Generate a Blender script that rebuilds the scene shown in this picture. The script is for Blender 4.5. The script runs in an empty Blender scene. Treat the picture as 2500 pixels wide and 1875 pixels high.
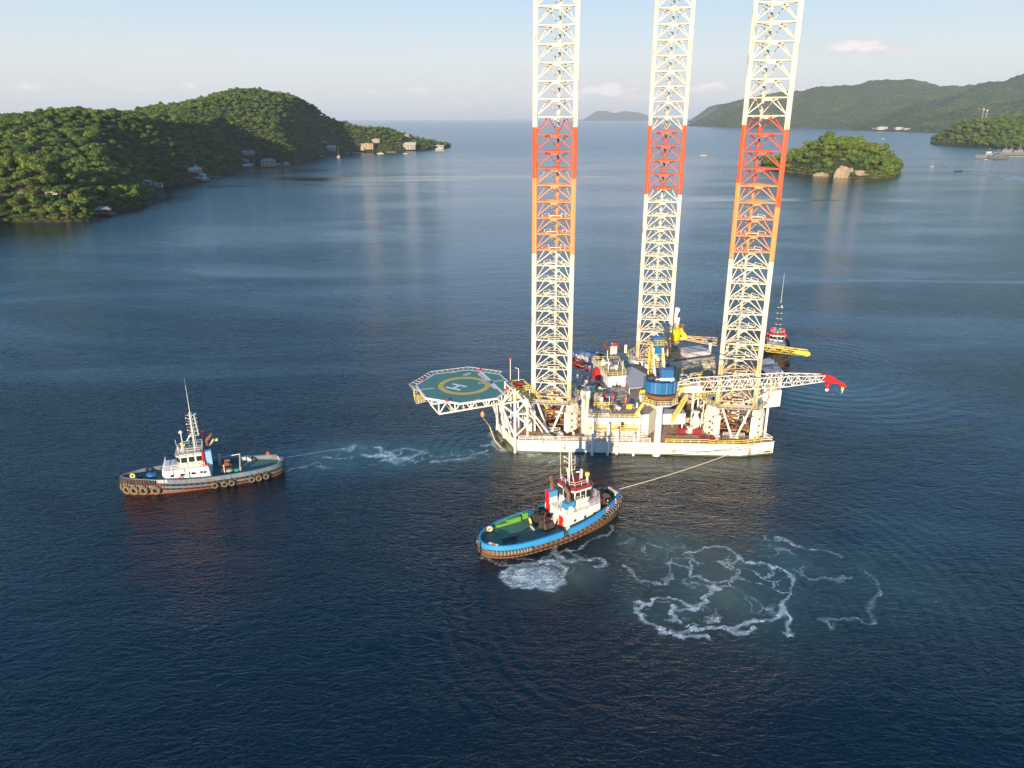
import bpy, bmesh, math, random
import numpy as np
from mathutils import Vector, Matrix
R_ = math.radians
random.seed(7); np.random.seed(7)
S = bpy.context.scene
COL = S.collection
# ---------------------------------------------------------------- camera
F, CH = 1800.0, 80.0                       # focal length in px of a 2500 px wide frame, camera height in m
PIT = math.atan(649.5/F); ROL = R_(0.26)
sp, cp = math.sin(PIT), math.cos(PIT)
right0, down0, fwd = Vector((1,0,0)), Vector((0,-sp,-cp)), Vector((0,cp,-sp))
cr, sr = math.cos(ROL), math.sin(ROL)
c_right = right0*cr + down0*sr
c_down = -sr*right0 + cr*down0
cam = bpy.data.cameras.new('camera'); camo = bpy.data.objects.new('camera', cam); COL.objects.link(camo)
mw = Matrix((c_right, -c_down, -fwd)).transposed().to_4x4(); mw.translation = (0,0,CH)
camo.matrix_world = mw
cam.sensor_width = 36; cam.lens = F/2500*36; cam.clip_start = 1; cam.clip_end = 90000
S.camera = camo
def pix(px, py, z=0.0):                    # point where the line of sight through a photo pixel meets height z
    u, v = px-1250, py-937.5
    u, v = (u*cr-v*sr)/F, (u*sr+v*cr)/F
    d = (u, cp-v*sp, -sp-v*cp); t = (z-CH)/d[2]
    return (t*d[0], t*d[1], z)
def at(px, py, Y):                         # ... or the vertical plane at distance Y
    u, v = px-1250, py-937.5
    u, v = (u*cr-v*sr)/F, (u*sr+v*cr)/F
    t = Y/(cp-v*sp)
    return (t*u, Y, CH+t*(-sp-v*cp))
# ---------------------------------------------------------------- light
SUN_EL, SUN_AZ = R_(10.5), R_(195)          # azimuth clockwise from +Y
sd = Vector((math.sin(SUN_AZ)*math.cos(SUN_EL), math.cos(SUN_AZ)*math.cos(SUN_EL), math.sin(SUN_EL)))
sl = bpy.data.lights.new('sun', 'SUN'); sl.energy = 4.3; sl.angle = R_(0.5); sl.color = (1.0, 0.80, 0.56)
so = bpy.data.objects.new('sun', sl); COL.objects.link(so); so.location = (-40,-140,160)
so.rotation_euler = (-sd).to_track_quat('-Z','Y').to_euler()
S.view_settings.view_transform = 'Standard'; S.view_settings.look = 'None'
S.view_settings.exposure = 0.95; S.view_settings.gamma = 1
W = bpy.data.worlds.new('World'); S.world = W; W.use_nodes = True
def nn(nt, t, **k):
    n = nt.nodes.new(t)
    for a, b in k.items(): setattr(n, a, b)
    return n
def wmath(nt, op, a, b=None, c=None, clamp=False):
    n = nt.nodes.new('ShaderNodeMath'); n.operation = op; n.use_clamp = clamp
    for i, v in enumerate((a, b, c)):
        if v is None: continue
        if hasattr(v, 'is_output'): nt.links.new(v, n.inputs[i])
        else: n.inputs[i].default_value = v
    return n.outputs[0]
def mixc(nt, fac, a, b):
    n = nt.nodes.new('ShaderNodeMix'); n.data_type = 'RGBA'
    for i, v in ((0, fac), (6, a), (7, b)):
        if hasattr(v, 'is_output'): nt.links.new(v, n.inputs[i])
        else: n.inputs[i].default_value = v if i == 0 else (tuple(v)+(1,))[:4]
    return n.outputs[2]
def noise(nt, vec, scale, detail=3, rough=.55, dist=0):
    n = nt.nodes.new('ShaderNodeTexNoise')
    n.inputs['Scale'].default_value = scale; n.inputs['Detail'].default_value = detail
    n.inputs['Roughness'].default_value = rough; n.inputs['Distortion'].default_value = dist
    if vec is not None: nt.links.new(vec, n.inputs['Vector'])
    return n.outputs['Fac']
def mapr(nt, v, a, b, c=0., d=1., smooth=True):
    n = nt.nodes.new('ShaderNodeMapRange'); n.interpolation_type = 'SMOOTHSTEP' if smooth else 'LINEAR'
    nt.links.new(v, n.inputs[0])
    for i, x in ((1,a),(2,b),(3,c),(4,d)): n.inputs[i].default_value = x
    return n.outputs[0]
nt = W.node_tree; nt.nodes.clear()
sky = nn(nt, 'ShaderNodeTexSky', sky_type='NISHITA', sun_disc=False, sun_elevation=SUN_EL, sun_rotation=SUN_AZ,
         altitude=50, air_density=1.0, dust_density=0.6, ozone_density=1.6)
tc = nn(nt, 'ShaderNodeTexCoord'); sx = nn(nt, 'ShaderNodeSeparateXYZ'); nt.links.new(tc.outputs['Generated'], sx.inputs[0])
az = wmath(nt, 'ARCTAN2', sx.outputs[0], sx.outputs[1]); el = wmath(nt, 'ARCSINE', sx.outputs[2])
cv = nn(nt, 'ShaderNodeCombineXYZ'); nt.links.new(az, cv.inputs[0]); nt.links.new(wmath(nt,'MULTIPLY',el,2.6), cv.inputs[1])
n1 = noise(nt, cv.outputs[0], 9, 6, .6); n2 = noise(nt, cv.outputs[0], 38, 5, .62)
nz = wmath(nt, 'ADD', wmath(nt,'MULTIPLY',wmath(nt,'SUBTRACT',n1,.5),1.1), wmath(nt,'MULTIPLY',wmath(nt,'SUBTRACT',n2,.5),1.5))
# veil: the pale band that thickens towards the horizon
veil = mapr(nt, el, 0.35, 0.8, 1.0, 0.35)
veilc = mixc(nt, mapr(nt, el, 0.0, .07, smooth=False), (4.0,3.85,3.9), (4.4,4.4,4.15))
veilc = mixc(nt, mapr(nt, el, .06, .155, smooth=False), veilc, (2.9,3.9,4.6))
veilc = mixc(nt, mapr(nt, el, .15, .24, smooth=True), veilc, (1.35,4.2,7.6))
veilc = mixc(nt, mapr(nt, el, .29, .62, smooth=True), veilc, (.18,.98,2.35))
def skydir(px, py):
    a = at(px, py, 1000.); v = Vector((a[0], a[1], a[2]-CH)).normalized(); return math.atan2(v.x, v.y), math.asin(v.z)
acc = None
for (px, py, w, h, s) in ((1500,218,75,19,1.2),(1545,205,40,16,1.0),(1440,226,60,12,.9),(1740,218,46,20,1.1),(1690,226,60,12,.9),(1990,212,28,14,.8),
                          (2095,115,70,17,1.25),(2160,122,70,9,.7),(2060,120,90,11,.7),(1820,146,24,13,.7),(1045,102,26,9,.6),
                          (460,212,22,12,.8),(320,218,60,9,.55),(60,212,90,14,.6),(1240,178,80,13,.5),(1350,238,300,16,.8),(860,222,300,15,.62),(2010,225,140,16,.75),(200,205,260,14,.6),(1600,232,200,14,.8),
                          (915,150,40,7,.3),(1160,240,160,11,.4)):
    a0, e0 = skydir(px, py); ww, hh = w/2000., h/2000.
    da = wmath(nt, 'DIVIDE', wmath(nt,'SUBTRACT',az,a0), ww); de = wmath(nt, 'DIVIDE', wmath(nt,'SUBTRACT',el,e0), hh)
    g = wmath(nt, 'MULTIPLY', wmath(nt,'EXPONENT', wmath(nt,'MULTIPLY', wmath(nt,'ADD', wmath(nt,'MULTIPLY',da,da), wmath(nt,'MULTIPLY',de,de)), -.7)), s)
    acc = g if acc is None else wmath(nt, 'MAXIMUM', acc, g)
dens = wmath(nt, 'ADD', acc, nz)
cm = wmath(nt, 'MULTIPLY', mapr(nt, dens, .18, 1.0), .95)
thin = mapr(nt, wmath(nt,'ADD', n1, wmath(nt,'MULTIPLY', el, -.25)), .5, .8, 0, .16)
# cloud body lit warm on top, lilac-grey below
lit = mapr(nt, wmath(nt,'ADD', dens, wmath(nt,'MULTIPLY',nz,.5)), .5, 1.2)
cc = mixc(nt, lit, (4.05,3.9,4.15), (5.3,4.95,4.75))
tn_ = nn(nt,'ShaderNodeMix'); tn_.data_type='RGBA'; tn_.blend_type='MULTIPLY'; tn_.inputs[0].default_value=1; nt.links.new(sky.outputs[0], tn_.inputs[6]); tn_.inputs[7].default_value=(.20,.75,1.45,1)
c1 = mixc(nt, wmath(nt,'MULTIPLY',veil,.92), tn_.outputs[2], veilc)
c2 = mixc(nt, thin, c1, (4.5,4.25,4.4))
c3 = mixc(nt, cm, c2, cc)
bg = nn(nt, 'ShaderNodeBackground'); nt.links.new(c3, bg.inputs[0]); bg.inputs[1].default_value = 0.10
ow = nn(nt, 'ShaderNodeOutputWorld'); nt.links.new(bg.outputs[0], ow.inputs[0])
S.cycles.use_denoising = True; S.cycles.volume_bounces = 0; S.cycles.max_bounces = 6; S.cycles.transparent_max_bounces = 8
S.cycles.caustics_reflective = False; S.cycles.caustics_refractive = False
# ---------------------------------------------------------------- materials
MATS = {}
def new_mat(name):
    m = bpy.data.materials.new(name); m.use_nodes = True; nt = m.node_tree
    return m, nt, nt.nodes['Principled BSDF']
def paint(name, col, rough=.45, dirt=.25, rust=0.0, scale=.35, metal=0, dirtcol=None, spec=.4):
    if name in MATS: return MATS[name]
    m, nt, b = new_mat(name)
    tc = nn(nt, 'ShaderNodeTexCoord')
    mp = nn(nt, 'ShaderNodeMapping'); mp.inputs['Scale'].default_value = (1,1,.35); nt.links.new(tc.outputs['Object'], mp.inputs[0])
    a = noise(nt, mp.outputs[0], scale, 6, .62); f = noise(nt, tc.outputs['Object'], scale*6, 4, .6)
    dc = dirtcol or tuple(c*.55 for c in col)
    k = wmath(nt, 'MULTIPLY', mapr(nt, wmath(nt,'ADD', wmath(nt,'MULTIPLY',a,.65), wmath(nt,'MULTIPLY',f,.35)), .42, .72), dirt)
    c = mixc(nt, k, col, dc)
    if rust:
        mp2 = nn(nt, 'ShaderNodeMapping'); mp2.inputs['Scale'].default_value = (1.3,1.3,.22); nt.links.new(tc.outputs['Object'], mp2.inputs[0])
        r = noise(nt, mp2.outputs[0], scale*2.3, 7, .66)
        c = mixc(nt, mapr(nt, r, .62-rust*.25, .72-rust*.18, 0, .85), c, (.20,.085,.035))
    nt.links.new(c, b.inputs['Base Color'])
    b.inputs['Roughness'].default_value = rough; b.inputs['Metallic'].default_value = metal
    b.inputs['Specular IOR Level'].default_value = spec
    MATS[name] = m; return m
WHITE = paint('white_paint', (.80,.77,.70), .45, .25, .0, dirtcol=(.55,.47,.36))
WHITER = paint('white_paint_rusty', (.78,.73,.64), .5, .45, .25, .5, dirtcol=(.5,.40,.28))
HULLW = paint('hull_white', (.80,.76,.68), .45, .35, .24, .22, dirtcol=(.60,.52,.42))
LEGW = paint('leg_cream', (.78,.71,.54), .5, .5, .22, .4, dirtcol=(.66,.52,.33))
LEGRUST = paint('leg_cream_rusted', (.70,.52,.30), .6, .6, .5, .6, dirtcol=(.42,.22,.10))
LEGBROWN = paint('leg_in_well_rust', (.30,.14,.06), .7, .6, .5, .8, dirtcol=(.10,.05,.03))
LEGRED = paint('leg_signal_red', (.66,.10,.035), .55, .6, 0.05, .5, dirtcol=(.50,.13,.08))
LEGORANGE = paint('leg_faded_orange', (.80,.30,.10), .6, .7, 0.08, .5, dirtcol=(.62,.26,.13))
YEL = paint('safety_yellow', (.80,.60,.10), .5, .35, .15, .9, dirtcol=(.55,.38,.08))
YELB = paint('crane_yellow', (.88,.60,.01), .4, .12, 0, .5)
BLUE = paint('crane_blue', (.016,.135,.33), .4, .25, 0, .5, dirtcol=(.03,.13,.30))
GREYP = paint('grey_paint', (.36,.35,.35), .5, .3, .1, .5)
GREYL = paint('light_grey_paint', (.52,.49,.49), .5, .3, .1, .5)
TAN = paint('weathered_tan', (.50,.43,.32), .6, .5, .35, .4, dirtcol=(.30,.23,.15))
DECK = paint('deck_brown', (.40,.27,.17), .75, .8, .35, .22, dirtcol=(.50,.42,.34))
DECKG = paint('deck_grey', (.36,.32,.30), .7, .7, .3, .3, dirtcol=(.24,.18,.15))

RUSTM = paint('rust_brown', (.22,.10,.045), .8, .6, .4, .8)
DARK = paint('dark_steel', (.035,.03,.03), .6, .5, .2, .8, dirtcol=(.10,.06,.04))
BLACK = paint('black_rubber', (.03,.027,.025), .75, .6, .25, .8, dirtcol=(.12,.09,.06))
REDP = paint('red_paint', (.65,.02,.02), .4, .15, 0, .6)
REDD = paint('dark_red_paint', (.35,.03,.04), .55, .3, 0, .8)
HGREEN = paint('helideck_green', (.10,.25,.185), .6, .5, 0, .18, dirtcol=(.12,.22,.19))
MARKW = paint('marking_white', (.80,.80,.80), .6, .2, 0, .5)
MARKY = paint('marking_yellow', (.72,.50,.08), .6, .3, 0, .5)
MARKB = paint('marking_blue', (.06,.14,.40), .6, .2)
ORG = paint('orange_cloth', (.90,.22,.03), .8, .1)
SKIN = paint('skin', (.35,.19,.12), .6, .1)
GLASSD = paint('dark_window_glass', (.02,.03,.04), .08, .1, spec=.8)
GREENB = paint('bright_green', (.15,.38,.05), .6, .5)
ROPE = paint('rope_pale', (.62,.52,.36), .8, .3)
CABLE = paint('cable_dark', (.05,.04,.045), .6, .2)
WEED = paint('weed_green_steel', (.10,.11,.05), .7, .6)
# ---------------------------------------------------------------- mesh helpers
class MB:
    def __init__(s): s.v=[]; s.f=[]; s.m=[]; s.mats=[]
    def mi(s, mat):
        if mat not in s.mats: s.mats.append(mat)
        return s.mats.index(mat)
    def add(s, vs, fs, mat):
        o=len(s.v); s.v += [tuple(x) for x in vs]; k=s.mi(mat)
        for f in fs: s.f.append(tuple(i+o for i in f)); s.m.append(k)
    def box(s, x0,x1,y0,y1,z0,z1, mat):
        s.add([(x0,y0,z0),(x1,y0,z0),(x1,y1,z0),(x0,y1,z0),(x0,y0,z1),(x1,y0,z1),(x1,y1,z1),(x0,y1,z1)],
              [(3,2,1,0),(4,5,6,7),(0,1,5,4),(1,2,6,5),(2,3,7,6),(3,0,4,7)], mat)
    def obox(s, c, dx, hx, hy, z0, z1, mat, taper=1.0):      # centre xy, x direction, half sizes
        dx = Vector(dx[:2]).normalized(); dy = Vector((-dx.y, dx.x)); c=Vector(c[:2]); v=[]
        for z,t in ((z0,1.),(z1,taper)):
            for a,b in ((-1,-1),(1,-1),(1,1),(-1,1)):
                q = c+dx*hx*a*t+dy*hy*b*t; v.append((q.x,q.y,z))
        s.add(v, [(3,2,1,0),(4,5,6,7),(0,1,5,4),(1,2,6,5),(2,3,7,6),(3,0,4,7)], mat)
    def prism(s, pts, z0, z1, mat, sidemat=None):
        n=len(pts); a=sum(pts[i][0]*pts[(i+1)%n][1]-pts[(i+1)%n][0]*pts[i][1] for i in range(n))
        if a<0: pts=pts[::-1]
        v=[(p[0],p[1],z0) for p in pts]+[(p[0],p[1],z1) for p in pts]
        s.add(v, [tuple(range(n,2*n)), tuple(range(n-1,-1,-1))], mat)
        s.add(v, [(i,(i+1)%n,n+(i+1)%n,n+i) for i in range(n)], sidemat or mat)
    def tube(s, p, q, r, mat, n=6, r2=None, cap=True):
        p=Vector(p); q=Vector(q); d=q-p
        if d.length<1e-5: return
        d.normalize(); u=d.cross(Vector((0,0,1)))
        if u.length<.02: u=Vector((1,0,0))
        u.normalize(); w=d.cross(u); r2 = r if r2 is None else r2; v=[]
        for c,rr in ((p,r),(q,r2)):
            for i in range(n):
                a=2*math.pi*(i+.5)/n; v.append(c+u*math.cos(a)*rr+w*math.sin(a)*rr)
        fs=[(i,(i+1)%n,n+(i+1)%n,n+i) for i in range(n)]
        if cap: fs += [tuple(range(n-1,-1,-1)), tuple(range(n,2*n))]
        s.add(v, fs, mat)
    def path(s, pts, r, mat, n=5):
        for a,b in zip(pts[:-1], pts[1:]): s.tube(a,b,r,mat,n)
    def beam(s, p, q, w, h, mat):                              # rectangular bar
        p=Vector(p); q=Vector(q); d=(q-p).normalized(); u=d.cross(Vector((0,0,1)))
        if u.length<.02: u=Vector((1,0,0))
        u.normalize(); t=u.cross(d); v=[]
        for c in (p,q):
            for a,b in ((-1,-1),(1,-1),(1,1),(-1,1)): v.append(c+u*a*w/2+t*b*h/2)
        s.add(v, [(3,2,1,0),(4,5,6,7),(0,1,5,4),(1,2,6,5),(2,3,7,6),(3,0,4,7)], mat)
    def lathe(s, c, prof, mat, n=20, axis=(0,0,1)):
        ax=Vector(axis).normalized(); u=ax.cross(Vector((0,0,1)))
        if u.length<.02: u=Vector((1,0,0))
        u.normalize(); w=ax.cross(u); c=Vector(c); v=[]
        for r,h in prof:
            for i in range(n):
                a=2*math.pi*i/n; v.append(c+ax*h+u*math.cos(a)*r+w*math.sin(a)*r)
        fs=[]
        for j in range(len(prof)-1):
            for i in range(n): fs.append((j*n+i, j*n+(i+1)%n, (j+1)*n+(i+1)%n, (j+1)*n+i))
        fs.append(tuple(range(n-1,-1,-1))); k=(len(prof)-1)*n; fs.append(tuple(range(k,k+n)))
        s.add(v, fs, mat)
    def torus(s, c, axis, R, r, mat, n=14, k=6):
        ax=Vector(axis).normalized(); u=ax.cross(Vector((0,0,1)))
        if u.length<.02: u=Vector((1,0,0))
        u.normalize(); w=ax.cross(u); c=Vector(c); v=[]
        for i in range(n):
            a=2*math.pi*i/n; d=u*math.cos(a)+w*math.sin(a)
            for j in range(k):
                b=2*math.pi*j/k; v.append(c+d*(R+r*math.cos(b))+ax*r*math.sin(b))
        s.add(v, [(i*k+j, ((i+1)%n)*k+j, ((i+1)%n)*k+(j+1)%k, i*k+(j+1)%k) for i in range(n) for j in range(k)], mat)
    def rail(s, pts, mat, h=1.1, r=.05, step=1.6, rails=(1.,.52), closed=False):
        pts=[Vector(p) for p in pts]
        if closed: pts=pts+[pts[0]]
        for a,b in zip(pts[:-1],pts[1:]):
            for k in rails: s.tube(a+Vector((0,0,h*k)), b+Vector((0,0,h*k)), r, mat, 4, cap=False)
            n=max(1,int(round((b-a).length/step)))
            for i in range(n+1):
                q=a.lerp(b,i/n); s.tube(q, q+Vector((0,0,h)), r, mat, 4, cap=False)
    def stair(s, a, b, w, mat, rmat):
        a=Vector(a); b=Vector(b); d=(b-a); hd=Vector((d.x,d.y,0)).normalized(); sd_=Vector((-hd.y,hd.x,0))*w/2
        for k in (-1,1): s.beam(a+sd_*k, b+sd_*k, .12, .25, rmat)
        n=int(abs(d.z)/.24)+1
        for i in range(n+1):
            q=a.lerp(b,i/n); s.beam(q-sd_, q+sd_, .26, .05, mat)
        for k in (-1,1):
            for hh in (.5,1.0): s.tube(a+sd_*k+Vector((0,0,hh)), b+sd_*k+Vector((0,0,hh)), .05, rmat, 4)
            for i in range(5):
                q=a.lerp(b,i/4)+sd_*k; s.tube(q, q+Vector((0,0,1)), .05, rmat, 4)
    def ladder(s, a, b, w, mat, side=(1,0,0)):
        a=Vector(a); b=Vector(b); sv=Vector(side)*w/2
        for k in (-1,1): s.tube(a+sv*k,b+sv*k,.05,mat,4)
        n=int((b-a).length/.4)+1
        for i in range(n): q=a.lerp(b,i/n); s.tube(q-sv,q+sv,.03,mat,4)
    def build(s, name, parent=None, origin=(0,0,0), smooth=False, loc=None):
        me=bpy.data.meshes.new(name); o=Vector(origin)
        me.from_pydata([tuple(Vector(v)-o) for v in s.v], [], s.f)
        for m in s.mats: me.materials.append(m)
        me.polygons.foreach_set('material_index', s.m)
        if smooth: me.polygons.foreach_set('use_smooth', [True]*len(s.f))
        me.update(); ob=bpy.data.objects.new(name, me); COL.objects.link(ob)
        if parent: ob.parent=parent
        elif loc is None: ob.location=o
        if loc is not None: ob.location=loc
        return ob
def tag(o, label=None, cat=None, group=None, kind=None):
    if label: o['label']=label
    if cat: o['category']=cat
    if group: o['group']=group
    if kind: o['kind']=kind
    return o
def empty(name, loc, rz=0, label=None, cat=None, group=None):
    o=bpy.data.objects.new(name, None); COL.objects.link(o); o.location=loc; o.rotation_euler=(0,0,rz); o.empty_display_size=.5
    return tag(o,label,cat,group)
def text_mesh(name, txt, size, mat, parent, M, extrude=.01, bold=0.0):
    cu=bpy.data.curves.new(name,'FONT'); cu.body=txt; cu.size=size; cu.extrude=extrude; cu.align_x='CENTER'; cu.align_y='CENTER'; cu.offset=bold
    t=bpy.data.objects.new(name+'_tmp', cu); COL.objects.link(t); bpy.context.view_layer.update()
    me=bpy.data.meshes.new_from_object(t.evaluated_get(bpy.context.evaluated_depsgraph_get())); me.name=name
    COL.objects.unlink(t); bpy.data.objects.remove(t); bpy.data.curves.remove(cu)
    me.transform(M); me.materials.clear(); me.materials.append(mat)
    o=bpy.data.objects.new(name, me); COL.objects.link(o); o.parent=parent; return o
# ---------------------------------------------------------------- sea
NT={}
def vnoise(x, y, seed=0):                       # smooth value noise, numpy
    T=NT.get(seed)
    if T is None: T=NT[seed]=np.random.RandomState(seed).rand(256,256)
    xi=np.floor(x).astype(int); yi=np.floor(y).astype(int); fx=x-xi; fy=y-yi
    fx=fx*fx*(3-2*fx); fy=fy*fy*(3-2*fy); a=T[xi%256,yi%256]; b=T[(xi+1)%256,yi%256]; c=T[xi%256,(yi+1)%256]; d=T[(xi+1)%256,(yi+1)%256]
    return (a*(1-fx)+b*fx)*(1-fy)+(c*(1-fx)+d*fx)*fy
def fbm(x, y, seed=0, o=4):
    s=0; a=.5; t=0
    for i in range(o): s=s+a*vnoise(x*2**i+17*i, y*2**i-9*i, seed+i); t+=a; a*=.5
    return s/t
def axis_coords(lo, hi, step, a, b, g=1.16):
    c=list(np.arange(lo,hi+1e-6,step)); d=step; x=c[-1]
    while x<b: d*=g; x+=d; c.append(x)
    d=step; x=c[0]; pre=[]
    while x>a: d*=g; x-=d; pre.append(x)
    return np.array(pre[::-1]+c)
gx=axis_coords(-110,125,.42,-42000,42000); gy=axis_coords(84,262,.42,-600,62000)
X,Y=np.meshgrid(gx,gy); ny,nx=X.shape
near=(X>-120)&(X<135)&(Y>80)&(Y<270)
xn=X[near]; yn=Y[near]
wx=xn+(fbm(xn*.25,yn*.25,3)-.5)*4.5+(fbm(xn*.9,yn*.9,5)-.5)*1.6; wy=yn+(fbm(xn*.25,yn*.25,11)-.5)*4.5+(fbm(xn*.9,yn*.9,15)-.5)*1.6
foam=np.zeros_like(xn); turb=np.zeros_like(xn)
def stroke(pts, w, s, org=(0,0), sc=1.0, cl=False):
    global foam
    P=[pix(org[0]+a/sc, org[1]+b/sc)[:2] for a,b in pts]
    for (x0,y0),(x1,y1) in zip(P[:-1],P[1:]):
        dx,dy=x1-x0,y1-y0; L=dx*dx+dy*dy+1e-9
        t=np.clip(((wx-x0)*dx+(wy-y0)*dy)/L,0,1); d2=(wx-x0-t*dx)**2+(wy-y0-t*dy)**2
        foam=np.maximum(foam, s*np.exp(-d2/w**2))
def blob(px,py,rx,ry,s,which='t',power=2):
    global foam,turb
    c=pix(px,py); a=pix(px+rx,py); b=pix(px,py-ry)
    RX=a[0]-c[0]; RY=b[1]-c[1]
    g=s*np.exp(-(((wx-c[0])/RX)**2+((wy-c[1])/RY)**2)**(power/2))
    if which=='t': turb=np.maximum(turb,g)
    else: foam=np.maximum(foam,g)
o5=(1450,1250); k5=2.458
for pts,w,s in (([(560,235),(740,205),(850,240),(950,300),(1100,350),(1190,430),(1190,540),(1100,610),(1000,660),(850,700),(650,720)],1.1,.8),
    ([(1190,540),(1140,600),(1150,700)],1.5,.8),([(650,720),(480,745),(400,720),(330,690),(280,590),(330,520),(470,530),(570,580),(540,600),(450,590),(440,660),(500,690)],1.1,.95),
    ([(900,280),(850,380),(740,430),(700,500),(640,560),(550,610),(450,590)],.9,.75),([(450,310),(600,350),(700,400),(730,450),(690,520)],1.3,.7),
    ([(190,330),(300,400),(420,420),(480,370)],1.6,.62),([(200,350),(330,450),(430,470)],1.0,.5),([(1000,150),(1150,170),(1300,230),(1470,260)],1.2,.62),
    ([(280,170),(440,210),(430,310)],.7,.5),([(1180,370),(1350,410),(1500,380)],1.5,.55),([(1600,350),(1720,420),(1700,520),(1640,600),(1660,650)],1.8,.5),
    ([(1420,680),(1560,640),(1650,660)],1.6,.55),([(1960,530),(2080,530),(2180,510)],1.0,.42),([(740,570),(730,660),(620,640)],.7,.6),
    ([(600,560),(740,660),(700,680),(560,700)],.8,.7),([(430,730),(560,760),(700,770)],1.1,.95),([(800,720),(900,735),(980,715)],1.2,.85),([(1120,720),(1200,730)],1.2,.85),
    ([(860,570),(1000,600),(1060,640)],.5,.45),([(920,310),(1080,350)],.6,.5),([(560,480),(590,440),(580,370)],.5,.45),([(750,570),(870,575)],.5,.5),
    ([(1380,540),(1360,480),(1230,450)],.7,.4),([(1240,390),(1240,330),(1300,290),(1300,240)],.6,.4),([(1750,250),(2000,240),(2200,270)],.8,.34)):
    stroke(pts,w*.55,min(1,s*1.22),o5,k5)
o6=(700,1050); k6=3.687
for pts,w,s in (([(0,360),(200,330),(280,300),(370,330),(280,345)],.7,.6),([(370,230),(420,240)],.9,.6),([(540,160),(620,150),(600,180)],1.0,.66),
    ([(680,230),(850,225),(980,250),(960,215),(800,160)],1.0,.75),([(870,270),(980,275)],1.3,.7),([(1000,190),(1130,160),(1230,190),(1180,240),(1000,280)],1.1,.62),
    ([(1300,300),(1500,270),(1640,250),(1780,170)],1.1,.6),([(1300,290),(1380,290)],1.0,.6),([(1280,250),(1420,235),(1640,215)],.7,.45),([(1500,180),(1600,190)],.6,.45),
    ([(1820,20),(1900,100),(1960,170),(2050,195),(2300,225)],1.3,.62),([(1750,120),(1850,130),(1960,190)],1.2,.6),([(500,200),(460,250)],.8,.45)):
    stroke(pts,w*1.1,min(.95,s*1.2),o6,k6)
o7=(1200,1320); k7=5.53
for pts,w,s in (([(270,420),(260,560),(330,640),(520,690),(660,660),(760,650),(880,620),(960,560)],1.3,1.0),([(270,420),(400,350),(480,300),(640,290),(800,300),(900,290)],1.2,.8),
    ([(880,110),(900,200),(1060,290),(1170,310)],1.1,.8),([(1100,100),(1170,170),(1280,220),(1400,200),(1500,260),(1520,320),(1430,325)],.9,.8),([(900,290),(1060,280),(1330,230)],1.3,.75),
    ([(1070,360),(1140,440),(1020,480)],.6,.6),([(0,200),(100,260),(240,270)],.5,.6),([(330,240),(470,210),(600,230)],.8,.7),([(740,130),(790,200)],.5,.5),([(880,310),(920,420),(900,520)],.9,.7)):
    stroke(pts,w,s,o7,k7)
blob(1310,1412,64,36,.98,'f',4); 
stroke([(1165,1330),(1190,1362),(1245,1380),(1320,1372),(1395,1345),(1440,1325),(1500,1285)],.6,.75)
stroke([(1235,1400),(1262,1380),(1330,1376),(1375,1392),(1372,1430)],1.0,.95)
stroke([(1257,1106),(1330,1108),(1420,1113),(1520,1117)],1.3,.5)
stroke([(1300,1128),(1400,1124),(1500,1130)],1.5,.34)
stroke([(300,1200),(360,1218),(420,1222),(480,1212)],.45,.5)
for b in ((1775,1420,230,110,.95),(1640,1490,120,50,.9),(1900,1370,150,80,.7),(2150,1420,220,90,.45),(1320,1420,80,40,.6),(1430,1395,70,35,.8),(1600,1330,150,50,.7),
          (950,1110,260,34,.95),(1150,1110,120,24,.8),(1230,1090,70,30,.5),(1350,1120,170,14,.9),(1700,1140,260,20,.6),(2050,960,160,45,.55),(2250,1300,180,60,.35)): blob(*b)
FO=np.zeros(X.shape); TU=np.zeros(X.shape); FO[near]=foam; TU[near]=np.clip(turb*(0.6+.8*fbm(wx*.07,wy*.07,21)),0,1)
# boat wakes far away drawn as thin foam by the same attributes would be too coarse there, so they are separate sheets below
me=bpy.data.meshes.new('sea'); nv=nx*ny
Z=np.zeros_like(X)
# long low swell and the tug's rings, real relief near the ships
r1=np.hypot(X-pix(1700,1420)[0],Y-pix(1700,1420)[1]); r2=np.hypot(X-pix(1320,1400)[0],Y-pix(1320,1400)[1])
ring=lambda r,r0,w,l,a: a*np.exp(-((r-r0)/w)**2)*np.sin(r*2*np.pi/l)
Z+=ring(r1,42,16,3.1,.04)+ring(r2,24,9,2.6,.035)
r3=np.hypot(X-pix(1230,1100)[0],Y-pix(1230,1100)[1]); Z+=ring(r3,16,7,2.8,.04)
r4=np.hypot(X-pix(2000,900)[0],Y-pix(2000,900)[1]); Z+=ring(r4,34,18,4.2,.05)
r5=np.hypot(X-pix(1560,1500)[0],Y-pix(1560,1500)[1]); Z+=ring(r5,33,20,2.3,.035)*(Y<pix(1560,1500)[1]+10)
Z*=near; Z*=(.35+1.3*fbm(X*.05,Y*.05,77)); Z=Z-.05
co=np.stack([X,Y,Z],-1).reshape(-1,3).astype(np.float32)
me.vertices.add(nv); me.vertices.foreach_set('co', co.ravel())
i=np.arange(ny-1)[:,None]*nx+np.arange(nx-1)[None,:]; i=i.ravel()
q=np.stack([i,i+1,i+nx+1,i+nx],-1).astype(np.int32)
me.loops.add(q.size); me.loops.foreach_set('vertex_index', q.ravel())
me.polygons.add(len(q)); me.polygons.foreach_set('loop_start', np.arange(0,q.size,4,dtype=np.int32)); me.polygons.foreach_set('loop_total', np.full(len(q),4,np.int32))
me.polygons.foreach_set('use_smooth', np.ones(len(q),bool)); me.update(calc_edges=True)
for nm,A in (('foam',FO),('turbid',TU)):
    at_=me.attributes.new(nm,'FLOAT','POINT'); at_.data.foreach_set('value', A.ravel().astype(np.float32))
sea=bpy.data.objects.new('sea', me); COL.objects.link(sea); sea['kind']='structure'
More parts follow.
